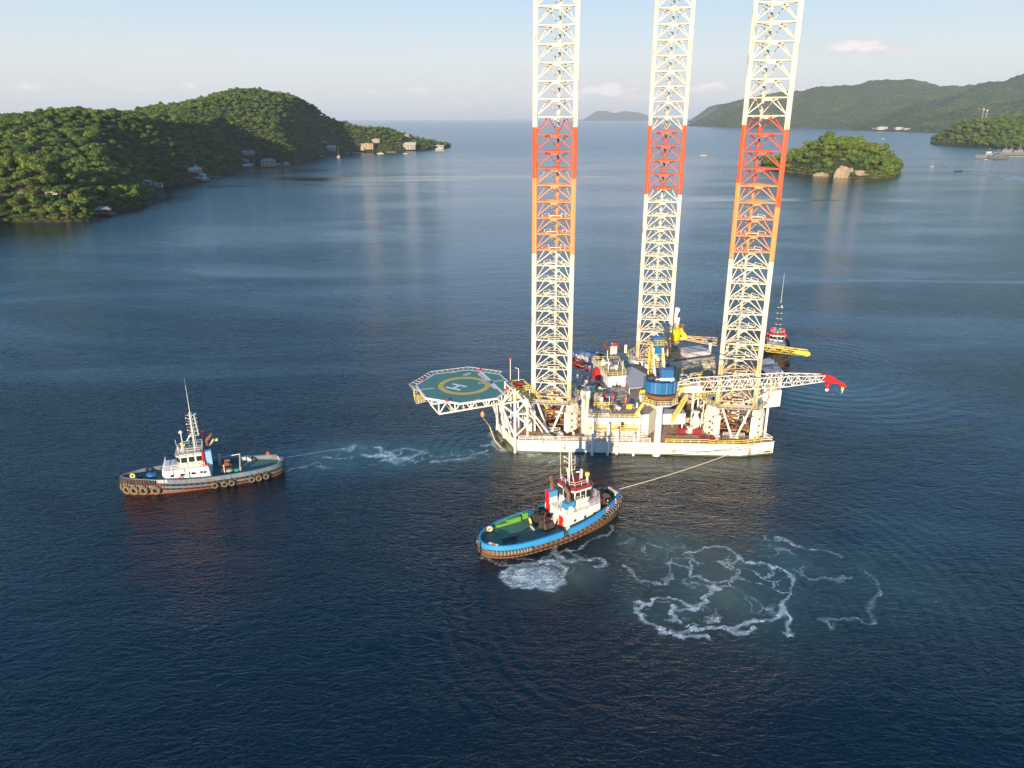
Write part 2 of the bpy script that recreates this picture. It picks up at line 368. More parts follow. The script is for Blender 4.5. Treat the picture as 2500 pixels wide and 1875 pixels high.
m, nt, b = new_mat('sea_water'); me.materials.append(m)
tc=nn(nt,'ShaderNodeTexCoord')
def mapping(sc, rot=0):
    mp=nn(nt,'ShaderNodeMapping'); mp.inputs['Scale'].default_value=sc; mp.inputs['Rotation'].default_value=(0,0,rot); nt.links.new(tc.outputs['Object'],mp.inputs[0]); return mp.outputs[0]
WROT=R_(-14)
def ridged(v): return wmath(nt,'SUBTRACT',1.0,wmath(nt,'ABSOLUTE',wmath(nt,'SUBTRACT',wmath(nt,'MULTIPLY',v,2.0),1.0)))
w1=ridged(noise(nt, mapping((.20,.50,1),WROT), 1.0, 2, .5, .5))          # ~3 m chop, crests across the view
w2=ridged(noise(nt, mapping((.66,1.15,1),WROT+R_(14)), 1.0, 2, .5, .5)) # ~1 m ripples
w3=noise(nt, mapping((.05,.11,1),WROT-R_(20)), 1.0, 2, .5, .4)   # long undulation
w4=noise(nt, mapping((2.1,2.8,1),WROT), 1.0, 3, .55, .4)
gust=mapr(nt, noise(nt, mapping((.0035,.010,1),R_(-8)), 1.0, 4, .6, .6), .36, .62, .45, 1.0)   # wind patches
slick=mapr(nt, noise(nt, mapping((.0016,.0075,1),R_(-4)), 1.0, 4, .55, .8), .585, .64, 0.0, 1.0)
fat=nn(nt,'ShaderNodeAttribute',attribute_name='foam'); tat=nn(nt,'ShaderNodeAttribute',attribute_name='turbid')
h=wmath(nt,'ADD', wmath(nt,'MULTIPLY',w1,.40), wmath(nt,'ADD', wmath(nt,'MULTIPLY',w2,.30), wmath(nt,'ADD', wmath(nt,'MULTIPLY',w3,.9), wmath(nt,'MULTIPLY',w4,.20))))
calm=wmath(nt,'MULTIPLY', gust, wmath(nt,'SUBTRACT', 1.0, wmath(nt,'MULTIPLY',tat.outputs['Fac'],.62)))
calm=wmath(nt,'MULTIPLY', calm, wmath(nt,'SUBTRACT',1.0, wmath(nt,'MULTIPLY',slick,.8)))
bp=nn(nt,'ShaderNodeBump'); bp.inputs['Distance'].default_value=1.0; nt.links.new(h,bp.inputs['Height']); sx0=nn(nt,'ShaderNodeSeparateXYZ'); nt.links.new(tc.outputs['Object'],sx0.inputs[0]); nt.links.new(wmath(nt,'MULTIPLY',calm,mapr(nt,sx0.outputs[1],110,430,.72,.42)),bp.inputs['Strength'])
nt.links.new(bp.outputs[0], b.inputs['Normal'])
# foam threads
fv=nn(nt,'ShaderNodeTexVoronoi',feature='DISTANCE_TO_EDGE'); fv.inputs['Scale'].default_value=1.0
dn=nn(nt,'ShaderNodeTexNoise'); dn.inputs['Scale'].default_value=.7; dn.inputs['Detail'].default_value=5; nt.links.new(tc.outputs['Object'],dn.inputs['Vector'])
av=nn(nt,'ShaderNodeVectorMath',operation='SCALE'); av.inputs['Scale'].default_value=2.6; nt.links.new(dn.outputs['Color'],av.inputs[0])
ad=nn(nt,'ShaderNodeVectorMath',operation='ADD'); nt.links.new(av.outputs[0],ad.inputs[0]); nt.links.new(tc.outputs['Object'],ad.inputs[1]); nt.links.new(ad.outputs[0],fv.inputs['Vector'])
fil=mapr(nt, fv.outputs['Distance'], 0.0, .17, 1.0, 0.0)
fn=noise(nt, tc.outputs['Object'], 2.6, 6, .7, .5)
brk=mapr(nt,noise(nt,tc.outputs['Object'],.33,3,.6),.36,.60,.45,1.2)
fsum=wmath(nt,'ADD', wmath(nt,'MULTIPLY',fat.outputs['Fac'],brk), wmath(nt,'ADD', wmath(nt,'MULTIPLY',fil,.42), wmath(nt,'MULTIPLY',wmath(nt,'SUBTRACT',fn,.5),1.1)))
fm=wmath(nt,'MULTIPLY', mapr(nt, fsum, .88, 1.30), mapr(nt, fat.outputs['Fac'], .06,.28))
fm=wmath(nt,'MULTIPLY', fm, .82)
tn=wmath(nt,'MULTIPLY',tat.outputs['Fac'], mapr(nt, noise(nt, tc.outputs['Object'], .10, 4, .6, .5), .3,.7,.55,1.0))
deep=mixc(nt, tn, (.0010,.0118,.0205), (.070,.140,.122))
fc=mixc(nt, mapr(nt,fn,.3,.7), (.60,.65,.64), (.92,.92,.88))
ln=nn(nt,'ShaderNodeTexVoronoi',feature='DISTANCE_TO_EDGE'); ln.inputs['Scale'].default_value=.15
av2=nn(nt,'ShaderNodeVectorMath',operation='SCALE'); av2.inputs['Scale'].default_value=11.0; dn2=nn(nt,'ShaderNodeTexNoise'); dn2.inputs['Scale'].default_value=.16; dn2.inputs['Detail'].default_value=6; dn2.inputs['Roughness'].default_value=.62; nt.links.new(tc.outputs['Object'],dn2.inputs['Vector'])
nt.links.new(dn2.outputs['Color'],av2.inputs[0]); ad2=nn(nt,'ShaderNodeVectorMath',operation='ADD'); nt.links.new(av2.outputs[0],ad2.inputs[0]); nt.links.new(tc.outputs['Object'],ad2.inputs[1]); nt.links.new(ad2.outputs[0],ln.inputs['Vector'])
lace=wmath(nt,'MULTIPLY',mapr(nt,ln.outputs['Distance'],0.0,.055,1,0),mapr(nt,tat.outputs['Fac'],.45,.85,0,.55)); lace=wmath(nt,'MULTIPLY',lace,mapr(nt,noise(nt,tc.outputs['Object'],.22,3,.5),.42,.62))
fm=wmath(nt,'MAXIMUM',fm,lace)
aer=mapr(nt,wmath(nt,'ADD',fat.outputs['Fac'],wmath(nt,'MULTIPLY',wmath(nt,'SUBTRACT',fn,.5),.5)),.35,1.05,0,.75)
deep=mixc(nt,aer,deep,(.42,.54,.52))
nt.links.new(mixc(nt, fm, deep, fc), b.inputs['Base Color'])
sxy=nn(nt,'ShaderNodeSeparateXYZ'); nt.links.new(tc.outputs['Object'],sxy.inputs[0]); nt.links.new(wmath(nt,'ADD', wmath(nt,'MULTIPLY',fm,.6), mapr(nt,sxy.outputs[1],300,2200,.03,.22)), b.inputs['Roughness'])
b.inputs['IOR'].default_value=1.333; b.inputs['Specular IOR Level'].default_value=.5
# ---------------------------------------------------------------- jack-up rig (world coordinates, stored relative to RO)
RO=Vector((30,190,0))
rig=empty('jackup_rig', RO, 0, 'white jack-up drilling rig with three tall red banded lattice legs and a green helideck', 'oil rig')
AX=Vector((.935,.355,0)); LT=Vector((.355,-.935,0))      # aft, and towards the camera side
L1=Vector((10.5,180.4,0)); L2=Vector((42.9,214.4,0)); L3=Vector((57.1,176.4,0))
ZD=3.3
def part(mb, name, parent=rig, smooth=False, label=None):
    o=mb.build(name, parent, RO, smooth, loc=(0,0,0)); 
    if label: o['label']=label
    return o
# hull
HP=[(0.7,170.8),(57.0,167.3),(65.7,169.0),(44.5,224.6),(37.1,220.8),(-4.3,183.6)]
m_=MB(); m_.prism(HP, -1.2, ZD, DECK, HULLW)
hull=part(m_,'hull')
m_=MB()                                                    # waterline weed and plate seams
for a,b in zip(HP, HP[1:]+HP[:1]):
    a=Vector(a+(0,)); b=Vector(b+(0,)); d=(b-a).normalized(); n=Vector((d.y,-d.x,0))
    m_.beam(a+n*.02+Vector((0,0,.05)), b+n*.02+Vector((0,0,.05)), .06, .55, WEED)
    m_.beam(a+n*.06+Vector((0,0,ZD+.02)), b+n*.06+Vector((0,0,ZD+.02)), .22, .16, HULLW)
part(m_,'waterline_band',hull)
m_=MB(); e=Vector((63.4,168.49,.75)); f_=Vector((65.0,168.82,.75)); m_.beam(e,f_,.05,.45,REDP)
part(m_,'draught_mark',hull)
m_=MB()
for i in range(1,14):
    p=Vector((.7,170.8,0)).lerp(Vector((57,167.3,0)),i/14); m_.box(p.x-.03,p.x+.03,p.y-.03,p.y+.2,.3,ZD-.1,GREYL)
a_,b_=Vector((.7,170.8,0)),Vector((57,167.3,0)); m_.beam(a_+Vector((0,-.02,1.9)),b_+Vector((0,-.02,1.9)),.05,.07,GREYL)
part(m_,'plate_seams',hull)
m_=MB(); m_.path([Vector((1.5,170.6,ZD-.2)),Vector((4.2,170.4,1.6)),Vector((6.5,170.3,ZD-.3))],.05,CABLE,4); m_.path([Vector((24.5+i*1.5,168.0,ZD-.25-1.1*math.sin(math.pi*i/8))) for i in range(9)],.05,CABLE,4); m_.path([Vector((37+i*2.2,167.9-.1*i,1.6-.6*math.sin(math.pi*i/10)+.08*i)) for i in range(11)],.045,CABLE,4)
part(m_,'slack_hull_cables',hull)
m_=MB()
for i in range(3):
    a=Vector((61.9+.5*i,168.2+.1*i,.45)); m_.beam(a,a+Vector((.35,.05,.42)),.05,.18,(DARK,MARKW,DARK)[i])
part(m_,'hull_stripes',hull)
m_=MB()                                                    # weeded cylinder low on the bow side
a=Vector((-.2,171.6,.15)); b=Vector((-4.2,182.6,.15)); m_.tube(a,a.lerp(b,.42),.75,WEED,12); m_.tube(a.lerp(b,.47),b,.8,WEED,12)
part(m_,'bow_fender',hull,True)
# deck plates
m_=MB()
m_.prism([(20,170.3),(46,169.2),(54,181),(44,214),(37,212),(20,199)], ZD+.004, ZD+.03, DECK)
part(m_,'deck_plating',hull)
m_=MB()                                                    # hatched safety lane on the open deck
for i in range(26):
    p=Vector((46.5,184.0,ZD+.06)).lerp(Vector((52.5,168.8,ZD+.06)), i/26); m_.beam(p,p+Vector((.9,.25,0)),.24,.02,MARKY if i%2 else DARK)
part(m_,'hazard_lane',hull)
def raised(mat): return mat
# legs
PITCH=3.775; Z0=34.9; ZTOP=121.0
CH_A=[80.8,200.8,320.8]; CR=5.0
def leg_mat(z, bands, mats):
    for zz,mm in zip(bands,mats):
        if z>=zz: return mm
    return mats[-1]
def make_leg(c, bands3, mats, rails_z):
    ps=[c+Vector((math.cos(R_(a)),math.sin(R_(a)),0))*CR for a in CH_A]
    RL=[]; br=MB(); ks=range(int((4-Z0)/PITCH)-1, int((ZTOP-Z0)/PITCH)+1)
    base=Vector((0,0,0))
    for k in ks:
        z=Z0+k*PITCH
        if z<-.5: continue
        for i in range(3):
            a=ps[i]; b=ps[(i+1)%3]; mid=(a+b)/2
            bi=bands3[1] if i!=1 else bands3[1]
            M=leg_mat(z-.3,bi,mats); zz=Vector((0,0,z))
            br.tube(a+zz,b+zz,.155,M,6,cap=False)
            # gussets at mid span
            d=(b-a).normalized(); Zm=Vector((0,0,-.62))
            br.add([mid-d*1.15+zz-Vector((0,0,.1)), mid+d*1.15+zz-Vector((0,0,.1)), mid+d*.5+zz+Zm, mid-d*.5+zz+Zm],[(0,1,2,3)],M)
            M2=leg_mat(z-2.2,bi,mats); lo=Vector((0,0,z-PITCH+.42))
            br.tube(mid-d*.35+zz-Vector((0,0,.3)), a+d*.3+lo,.13,M2,6,cap=False); br.tube(mid+d*.35+zz-Vector((0,0,.3)), b-d*.3+lo,.13,M2,6,cap=False)
            m2=(ps[(i+1)%3]+ps[(i+2)%3])/2; br.tube(mid+zz,m2+zz,.09,M,5,cap=False)
            if rails_z[0]<z<rails_z[1]:                    # pipe guards on the horizontals
                q=mid-d*.4*((k%2)*2-1)+zz; n=Vector((-d.y,d.x,0))*.05
                hr=MB(); hr.path([q-d*1.3+n, q-d*1.3+n+Vector((0,0,.62)), q+d*1.3+n+Vector((0,0,.62)), q+d*1.3+n],.075,WHITE,4); RL.append(hr)
    leg=part(br,'leg')
    for hr in RL: part(hr,'guard_rail',leg)
    for i,p in enumerate(ps):
        cb=MB(); rd=(p-c).normalized(); tn=Vector((-rd.y,rd.x,0))
        cuts=[ZTOP]+[z for z in bands3[i] if -1<z<ZTOP]+[-1.0]
        for z1,z0 in zip(cuts[:-1],cuts[1:]):
            if z1-z0<.01: continue
            M=leg_mat((z0+z1)/2,bands3[i],mats); cb.tube(p+Vector((0,0,z0)),p+Vector((0,0,z1)),.30,M,10,cap=False)
            a=p+rd*.47; cb.beam(a+Vector((0,0,z0)),a+Vector((0,0,z1)),.30,.34,M) if False else cb.obox(a,rd,.36,.085,z0,z1,M)
            z=z0+.1
            while z<z1-.1:
                cb.add([tuple(p+rd*.83+tn*.085*s+Vector((0,0,z+dz))) for s,dz in ((-1,0),(1,0),(1,.26),(-1,.26))]+[tuple(p+rd*.97+tn*.085*s+Vector((0,0,z+dz))) for s,dz in ((-1,.08),(1,.08),(1,.18),(-1,.18))],
                       [(4,5,6,7),(0,1,5,4),(1,2,6,5),(2,3,7,6),(3,0,4,7)],M); z+=.36
        part(cb,'chord',leg)
    return leg
BM=[LEGW,LEGRED,LEGORANGE,LEGW,LEGRUST,LEGBROWN]
make_leg(L1,[[78,66.7,49.1,17,10.5],[78,66.7,49.1,13,10.5],[78,66.7,49.1,17,10.5]],BM,(12,59))
BM2=[LEGW,LEGRED,LEGW,LEGW,LEGRUST,LEGBROWN]
make_leg(L2,[[77.9,59.7,30,18,10.5],[77.9,59.7,30,17,10.5],[77.9,59.7,30,20,10.5]],BM2,(12,61))
make_leg(L3,[[78,63,48,20,10.5],[78.3,65.8,48.3,22,10.5],[77.3,60.4,47.8,24,10.5]],BM,(12,58))
# jack houses and leg wells
ZJ=11.3
for c,nm in ((L1,0),(L2,1),(L3,2)):
    w=MB(); ps=[c+Vector((math.cos(R_(a)),math.sin(R_(a)),0))*(CR) for a in CH_A]
    w.prism([tuple((c+(p-c)*1.02)[:2]) for p in ps], ZD+.05, ZD+.09, DARK)  # dark plate paints in the shade of the open leg well; no hole cut
    for i in range(3):                                     # big ring beam round the top, V struts below
        a=ps[i]; b=ps[(i+1)%3]; o_=((a+b)/2-c).normalized(); a2=a+o_*1.3; b2=b+o_*1.3
        w.beam(a2+Vector((0,0,ZJ-.1)),b2+Vector((0,0,ZJ-.1)),.8,.8,WHITE)
        mid=(a2+b2)/2+o_*1.1; d=(b2-a2).normalized()
        w.tube(a2+d*.9+Vector((0,0,ZJ-.3)), mid-d*.5+Vector((0,0,ZD+.1)), .28, WHITE, 8)
        w.tube(b2-d*.9+Vector((0,0,ZJ-.3)), mid+d*.5+Vector((0,0,ZD+.1)), .28, WHITE, 8)
        w.obox(mid, d, 1.1,.5, ZD+.1, ZD+.35, WHITER)
    # bits of brown machinery deep inside the well
    rr=random.Random(nm+5)
    for i in range(9):
        a=rr.uniform(0,6.28); q=c+Vector((math.cos(a),math.sin(a),0))*rr.uniform(.5,2.2); z=rr.uniform(ZD+.3,8)
        w.tube(q+Vector((0,0,z)), q+Vector((rr.uniform(-2.4,2.4),rr.uniform(-2,2),rr.uniform(-.8,.8)+z)), .2, LEGBROWN, 6)
    jf=part(w,'jacking_frame')
    for i,p in enumerate(ps):
        t=MB(); rd=(p-c).normalized(); tn=Vector((-rd.y,rd.x,0)); q=p+rd*1.45
        t.obox(q, rd, 1.05, 1.35, ZD+.1, ZJ-1.2, WHITER); t.obox(q, rd, 1.05,1.35, ZJ-1.2, ZJ-.1, WHITER, .72)
        for s in (-1,1):
            t.obox(q+tn*s*1.9, rd, .8,.55, ZD+.1, ZJ-2.1, WHITER, .95)
            for z in (5.3,7.1,8.9):
                b0=q+tn*s*1.9-rd*.2+Vector((0,0,z)); t.lathe(b0-tn*s*.5, [(.45,0),(.45,1.2),(.35,1.3)], WHITER, 12, tn*s)
                t.lathe(b0+rd*.7, [(.4,0),(.4,.4),(.25,.5)], WHITER, 12, rd)
                t.lathe(b0+rd*1.0+tn*s*.0, [(.26,0),(.26,.45)], RUSTM, 8, rd)
        for z in (4.6,6.2,7.8):
            t.lathe(q+rd*.98+Vector((0,0,z)), [(.72,0),(.72,.3),(.55,.4)], WHITE, 14, rd)
            t.lathe(q+rd*1.0+tn*.9+Vector((0,0,z-.5)), [(.3,0),(.3,.4)], RUSTM, 8, rd)
        part(t,'jack_tower',jf)
        t=MB(); t.ladder(q-rd*.2+tn*(-1.5)+rd*1.0+Vector((0,0,ZD)), q-rd*.2+tn*(-1.5)+rd*1.0+Vector((0,0,ZJ+1)), .5, YEL, tn)
        part(t,'ladder',jf)
    wk=MB(); R1=8.2; hexp=[]
    for a in CH_A:
        for da in (-24,24): hexp.append(c+Vector((math.cos(R_(a+da)),math.sin(R_(a+da)),0))*R1)
    hin=[c+(p-c)*.80 for p in hexp]
    for i in range(6):
        a,b=hexp[i],hexp[(i+1)%6]; a2,b2=hin[i],hin[(i+1)%6]
        wk.add([tuple(v+Vector((0,0,zz))) for zz in (ZJ+.38,ZJ+.46) for v in (a,b,b2,a2)],[(3,2,1,0),(4,5,6,7),(0,1,5,4),(1,2,6,5),(2,3,7,6),(3,0,4,7)],GREYL)
    wk.rail([p+Vector((0,0,ZJ+.46)) for p in hexp], YEL, closed=True, step=1.7, r=.06)
    part(wk,'top_walkway',jf)
    g=MB(); g.rail([c+Vector((math.cos(R_(a+60)),math.sin(R_(a+60)),0))*4.2+Vector((0,0,ZD)) + Vector((math.sin(R_(a+60)),-math.cos(R_(a+60)),0))*s for a in (200.8,) for s in (-2.6,2.6)], WHITE, r=.06, rails=(1.,.66,.33))
    part(g,'well_railing',jf)
# ---- helideck
ZH=15.0
hpx=[(1016,941),(1061.4,912.6),(1144,902.4),(1224,913),(1251,939.7),(1210.6,972),(1119.7,985),(1038,972)]
hw=[Vector(pix(a,b,ZH)) for a,b in hpx]
HC=sum(hw,Vector())/8; HRr=sum((v-HC).length for v in hw)/8
ha0=sum((math.atan2((v-HC).y,(v-HC).x)+R_(45)*i)%R_(360) for i,v in enumerate(hw))/8   # clockwise list
HX=-AX                                                     # outboard, the way the deck points
def hp_(i, r=1.0, z=ZH): a=ha0-R_(45)*i; return Vector((HC.x+math.cos(a)*HRr*r, HC.y+math.sin(a)*HRr*r, z))
hd=MB(); hd.prism([tuple(hp_(i)[:2]) for i in range(8)], ZH-.45, ZH, HGREEN, WHITE)
heli=part(hd,'helideck')
def ringmesh(mb, r0, r1, z0, z1, mat, n=56):
    v=[]
    for z in (z0,z1):
        for r in (r0,r1):
            for i in range(n): v.append((HC.x+math.cos(2*math.pi*i/n)*r, HC.y+math.sin(2*math.pi*i/n)*r, z))
    fs=[]
    for i in range(n):
        j=(i+1)%n; fs += [(2*n+i,2*n+j,3*n+j,3*n+i)[::-1],(n+i,n+j,3*n+j,3*n+i),(i,2*n+i,2*n+j,j)]
    mb.add(v,fs,mat)
mk=MB(); ringmesh(mk,5.35,6.75,ZH+.004,ZH+.02,MARKY); part(mk,'landing_circle',heli)
def hpix(x,y): return Vector(pix(1090+x/13.01, 890+y/13.01, ZH))
def hz5(x,y): return Vector(pix(980+x/7.373, 880+y/7.373, ZH))
mk=MB(); z0,z1=ZH+.004,ZH+.02
def bar(a,b,w,mat,mb,dz=0): mb.beam(Vector((a[0],a[1],ZH+.012+dz)), Vector((b[0],b[1],ZH+.012+dz)), w, .018, mat)
a1,a2=hz5(925,420),hz5(1170,472); b1,b2=hz5(805,478),hz5(1060,530)
bar(a1,a2,.75,MARKW,mk); bar(b1,b2,.75,MARKW,mk); bar((a1+a2)/2,(b1+b2)/2,.75,MARKW,mk,.004)
part(mk,'landing_letter_h',heli)
mk=MB()
e=[hp_(i,.985,ZH+.015) for i in range(8)]
for i in range(8): mk.beam(e[i],e[(i+1)%8],.42,.02,MARKW)
part(mk,'edge_line',heli)
mk=MB(); c1,c2=hz5(1430,205),hz5(1595,360); d1,d2=hz5(1650,415),hz5(1820,580)
for a_,b_,w_,m2_ in ((c1,c2,.75,MARKW),(d1,d2,.75,MARKW),(hz5(320,522),hz5(590,500),.62,GREYL)):
    mk=MB(); bar(a_,b_,w_,m2_,mk); part(mk,'sector_line',heli)
mk=MB(); bar(hz5(1585,385),hz5(1635,382),1.1,MARKB,mk); part(mk,'blue_patch',heli)
mk=MB()
for (p,q,n) in ((hz5(1390,412),hz5(1545,392),6),(hz5(1660,378),hz5(1855,350),7)):
    mk=MB(); dd=(q-p)/n; w=Vector((c2-c1)).normalized()
    for i in range(n):
        o=p+dd*(i+.2); bar(o-w*.6,o+w*.6,dd.length*.5,MARKW,mk); o=p+dd*(i+.7); bar(o-w*.6,o+w*.6,dd.length*.5,DARK,mk)
    part(mk,'chequered_bar',heli)
def htext(txt, p, q, size, nm='deck_lettering'):             # reads from p to q, flat on the deck
    x=(q-p); x.z=0; L=x.length; x.normalize(); y=Vector((-x.y,x.x,0)); M=Matrix((x,y,Vector((0,0,1)))).transposed().to_4x4()
    c=(p+q)/2-RO; M.translation=(c.x,c.y,ZH+.01)
    o=text_mesh(nm,txt,size,MARKW,heli,M,.004,.07); xs=[ (v.co-Vector(c)).dot(x) for v in o.data.vertices]; w=max(xs)-min(xs); k=L/w
    for v in o.data.vertices:
        d=v.co-Vector((c.x,c.y,ZH+.01)); v.co=v.co+x*(d.dot(x)*(k-1))
    return o
htext('BAGADYUS', hpix(1010,275), hpix(1290,500), 1.55)
htext('PUNAY', hpix(1390,620), hpix(1590,780), 1.55)
htext('22.2', hpix(560,345), hpix(760,265), 1.5)
mk=MB()
for p in (hz5(920,215),hz5(1355,708)):
    for k in (-.45,.15,.6): bar(p+AX*k-LT*.35,p+AX*k+LT*.35,.25,MARKW,mk)
part(mk,'edge_marks',heli)
# safety net around three quarters of the rim
net=MB(); 
for i in (7,0,1,2):
    j=(i+1)%8; n_=7 if i!=7 else 6; a,b=hp_(i),hp_(j); a2,b2=hp_(i,1.13,ZH+.25),hp_(j,1.13,ZH+.25)
    if i==2: b=a.lerp(b,.92); b2=a2.lerp(b2,.92)
    if i==7: a=a.lerp(b,.55); a2=a2.lerp(b2,.55)
    net.tube(a2,b2,.06,WHITE,5); net.tube(a.lerp(a2,.5),b.lerp(b2,.5),.03,GREYP,4)
    for k in range(n_+1): net.tube(a.lerp(b,k/n_)-Vector((0,0,.1)),a2.lerp(b2,k/n_),.055,WHITE,5)
part(net,'safety_net_frame',heli)
lm=MB()
for p in (hz5(1410,185),hz5(380,362),hz5(825,735),hz5(1905,520)): lm.lathe(p,[(.45,0),(.45,.35),(.3,.5)],REDP,10)
part(lm,'fire_monitor',heli)
# truss below
tr=MB(); ZL=11.5
N0=Vector(pix(1072,1011,ZL)); N1=Vector(pix(1225,985,ZL)); nd=(N1-N0).normalized()
def trussline(off):
    a=N0-LT*off; b=N1-LT*off; tr.tube(a,b,.24,WHITE,8)
    top0=a-nd*2.0; top0.z=ZH-.55; top1=b+nd*.8; top1.z=ZH-.55; tr.tube(top0,top1,.2,WHITE,8)
    n=4; L=(b-a)/n
    for i in range(n+1):
        q=a+L*i; 
        if i==0: q=a
        t=q.copy(); t.z=ZH-.55; tr.tube(q,t,.16,WHITE,6)
        for s in (-.5,.5):
            t2=q+L*s; t2.z=ZH-.55; tr.tube(q,t2,.17,WHITE,6)
    return a,b
A0,B0=trussline(0); A1,B1=trussline(7.0); A2,B2=trussline(14.0)
for k in range(6):
    q0=A0.lerp(B0,k/5); q1=A1.lerp(B1,k/5); q2=A2.lerp(B2,k/5); tr.tube(q0,q1,.12,WHITE,6); tr.tube(q1,q2,.12,WHITE,6)
    up=Vector((0,0,ZH-.6-ZL)); tr.tube(q0+up,q2+up,.16,WHITE,6); tr.tube(q0,(q0+q1)/2+up,.12,WHITE,6); tr.tube(q1,(q0+q1)/2+up,.12,WHITE,6)
part(tr,'support_truss',heli)
# supporting tower on the bow corner
tw=MB()
def P(px,py,Y): return Vector(at(px,py,Y))
Ya=170.3
T=P(1257,953,Ya); C0=P(1257,1066,Ya); X1=P(1257,1012,Ya); X2=P(1257,982,Ya)
R1_=P(1288,976,Ya); R2_=P(1288,1009,Ya); R3=P(1288,1036,Ya); R4=P(1288,1065,Ya)
tw.tube(T,Vector((T.x,T.y,0)),.36,WHITE,8); tw.tube(R1_,R4,.26,WHITE,8)
def LQ(px,py): return P(px,py,Ya+5.0)
La,Lb=P(1223,987,Ya+5.5),P(1237,1022,Ya+5.5)
Ld=Vector((-2.2,177.5,ZD)); Le=Vector((-4.0,183.0,ZD)); Lf=P(1216,960,183)
for a,b,r in ((T,La,.28),(T,P(1340,1058,174.5),.28),(T,P(1328,1060,175.5),.2),(La,R1_,.24),(La,X1,.28),(X1,R1_,.28),(X1,R3,.24),(X1,R2_,.2),(X1,Lb,.2),(R3,C0,.24),(X2,R1_,.2),(La,Lb,.24),(Lb,Ld,.3),
              (La,Ld,.2),(Lb,C0,.2),(La,C0,.22),(Ld,Ld+Vector((0,0,-3.3)),.34),(Ld+Vector((0,0,5.2)),Ld,.3),(Le,Le+Vector((0,0,8)),.28),(Le,Lf,.2),(Ld+Vector((0,0,5.2)),Le+Vector((0,0,8)),.2),
              (Le+Vector((0,0,8)),La,.2),(Ld,Le+Vector((0,0,8)),.18),(Vector((-4.2,183.2,.2)),Le,.3),(N1-LT*7,Ld+Vector((0,0,5.2)),.22),(N1-LT*14,Le+Vector((0,0,8)),.24),(N1-LT*7,Le,.2),
              (T+Vector((0,0,-.4)),T-LT*7+Vector((0,0,-.4)),.22),(R1_,R1_-LT*7,.2),(R3,R3-LT*6,.18),(X1,X1-LT*7,.18),(X1-LT*7,T-LT*7,.22),(X1-LT*7,R1_-LT*7,.2),(X1-LT*7,C0-LT*6,.22),(R1_-LT*7,R4-LT*6,.22),
              (N1,N1+Vector((2.2,-2.5,-8.1)),.18),(N1-nd*1.4,P(1216,1030,178),.16),(N1-nd*2.8+Vector((0,0,.6)),P(1213,1018,180),.16)):
    tw.tube(a,b,r,WHITE,8)
part(tw,'support_tower',heli)
# yellow access platform and stair beside the helideck
yp=MB()
yb=Vector(pix(1262,945,ZH-.2)); yp.obox(yb,AX,2.6,2.4,ZH-.5,ZH-.3,YEL)
yc=[yb+AX*a+LT*b for a,b in ((-2.6,2.4),(2.6,2.4),(2.6,-2.4),(-2.6,-2.4))]
for p in yc: p.z=ZH-.3
yp.rail(yc,YEL,closed=True,step=1.0,r=.08); yp.rail([p-Vector((0,0,2.6)) for p in yc],YEL,closed=True,step=1.0,r=.08)
yp.obox(yb+AX*.3,AX,2.4,2.2,ZH-3.1,ZH-2.95,YEL)
for p in yc: yp.tube(p,p-Vector((0,0,11.2)),.14,WHITE,6)
yp.stair(yb+AX*3+LT*1.6+Vector((0,0,-.2)), yb+AX*9.2+LT*1.6+Vector((0,0,-8.2)), .9, YEL, YEL)
yp.obox(yb+AX*.6-LT*.5,AX,.9,.7,ZH-.3,ZH+.8,REDD)
part(yp,'access_platform',heli)
for (x,y,h,hd_) in ((1246,876,0,1),(1266,900,0,0)):
    t=MB(); b_=Vector(pix(x,928 if hd_ else 935,ZH)); top=P(x,y,b_.y); t.tube(b_,top,.09,WHITE,6)
    if hd_: t.obox(top,AX,.35,.2,top.z-.1,top.z+.35,REDP)
    else: t.beam(top,top+Vector((-.9,0,.3)),.3,.12,WHITER)
    part(t,'signal_mast' if hd_ else 'floodlight',heli)
cg=MB()
for (x0,y0,x1,y1) in ((205,520,440,700),):
    q=[Vector(pix(980+x/7.373,880+y/7.373,ZH-1.2)) for x,y in ((215,545),(330,560),(450,660),(255,710))]
    cg.rail(q,YEL,closed=True,step=.9,r=.07); cg.rail([v+Vector((0,0,-1.0)) for v in q],YEL,closed=True,step=.9,r=.07)
    cg.prism([tuple(v[:2]) for v in q],q[0].z-1.15,q[0].z-1.05,WHITE)
part(cg,'escape_platform',heli)
# ---- upper house block and its decks
UH=9.5
UP=[(19.6,171.9),(31.6,171.4),(34.6,172.6),(42.5,186),(45.0,199),(39.0,213),(33,211),(18.2,198.5),(15.5,189)]
ub=MB(); ub.prism(UP, ZD+.05, UH, DECKG, WHITE)
house=part(ub,'accommodation_block')
ub=MB()                                                    # panels, doors, pipes, ducts on the camera side wall
fy=lambda x: 171.9-.5*(x-19.6)/12.0
for x0,x1,z0,z1,mt in ((20.4,22.6,ZD+.2,6.3,TAN),(22.9,25.4,ZD+.3,8.4,WHITER),(27.4,28.2,5.2,8.2,DARK),(28.3,29.0,5.0,8.0,TAN),(29.5,31.2,ZD+.3,8.6,WHITER)):
    ub.box(x0,x1,fy(x0)-.14,fy(x0)-.03,z0,z1,mt)
for z in (4.3,4.9,5.6): ub.tube((20,171.2,z),(33.5,170.6,z),.09,WHITE,6)
for x in (21.5,24.7,26.6,30.2): ub.tube((x,171.3,ZD),(x,171.3,UH),.11,WHITE,6)
ub.beam((24.8,171.1,5.0),(27.2,171.0,8.2),.7,.1,YEL)
part(ub,'wall_fittings',house)
ub=MB()
q=[Vector((19.4,170.4,6.3)),Vector((31.8,169.9,6.3))]; ub.beam(q[0]+Vector((0,.5,0)),q[1]+Vector((0,.5,0)),1.2,.12,YEL); ub.rail(q,YEL,step=1.5,r=.07)
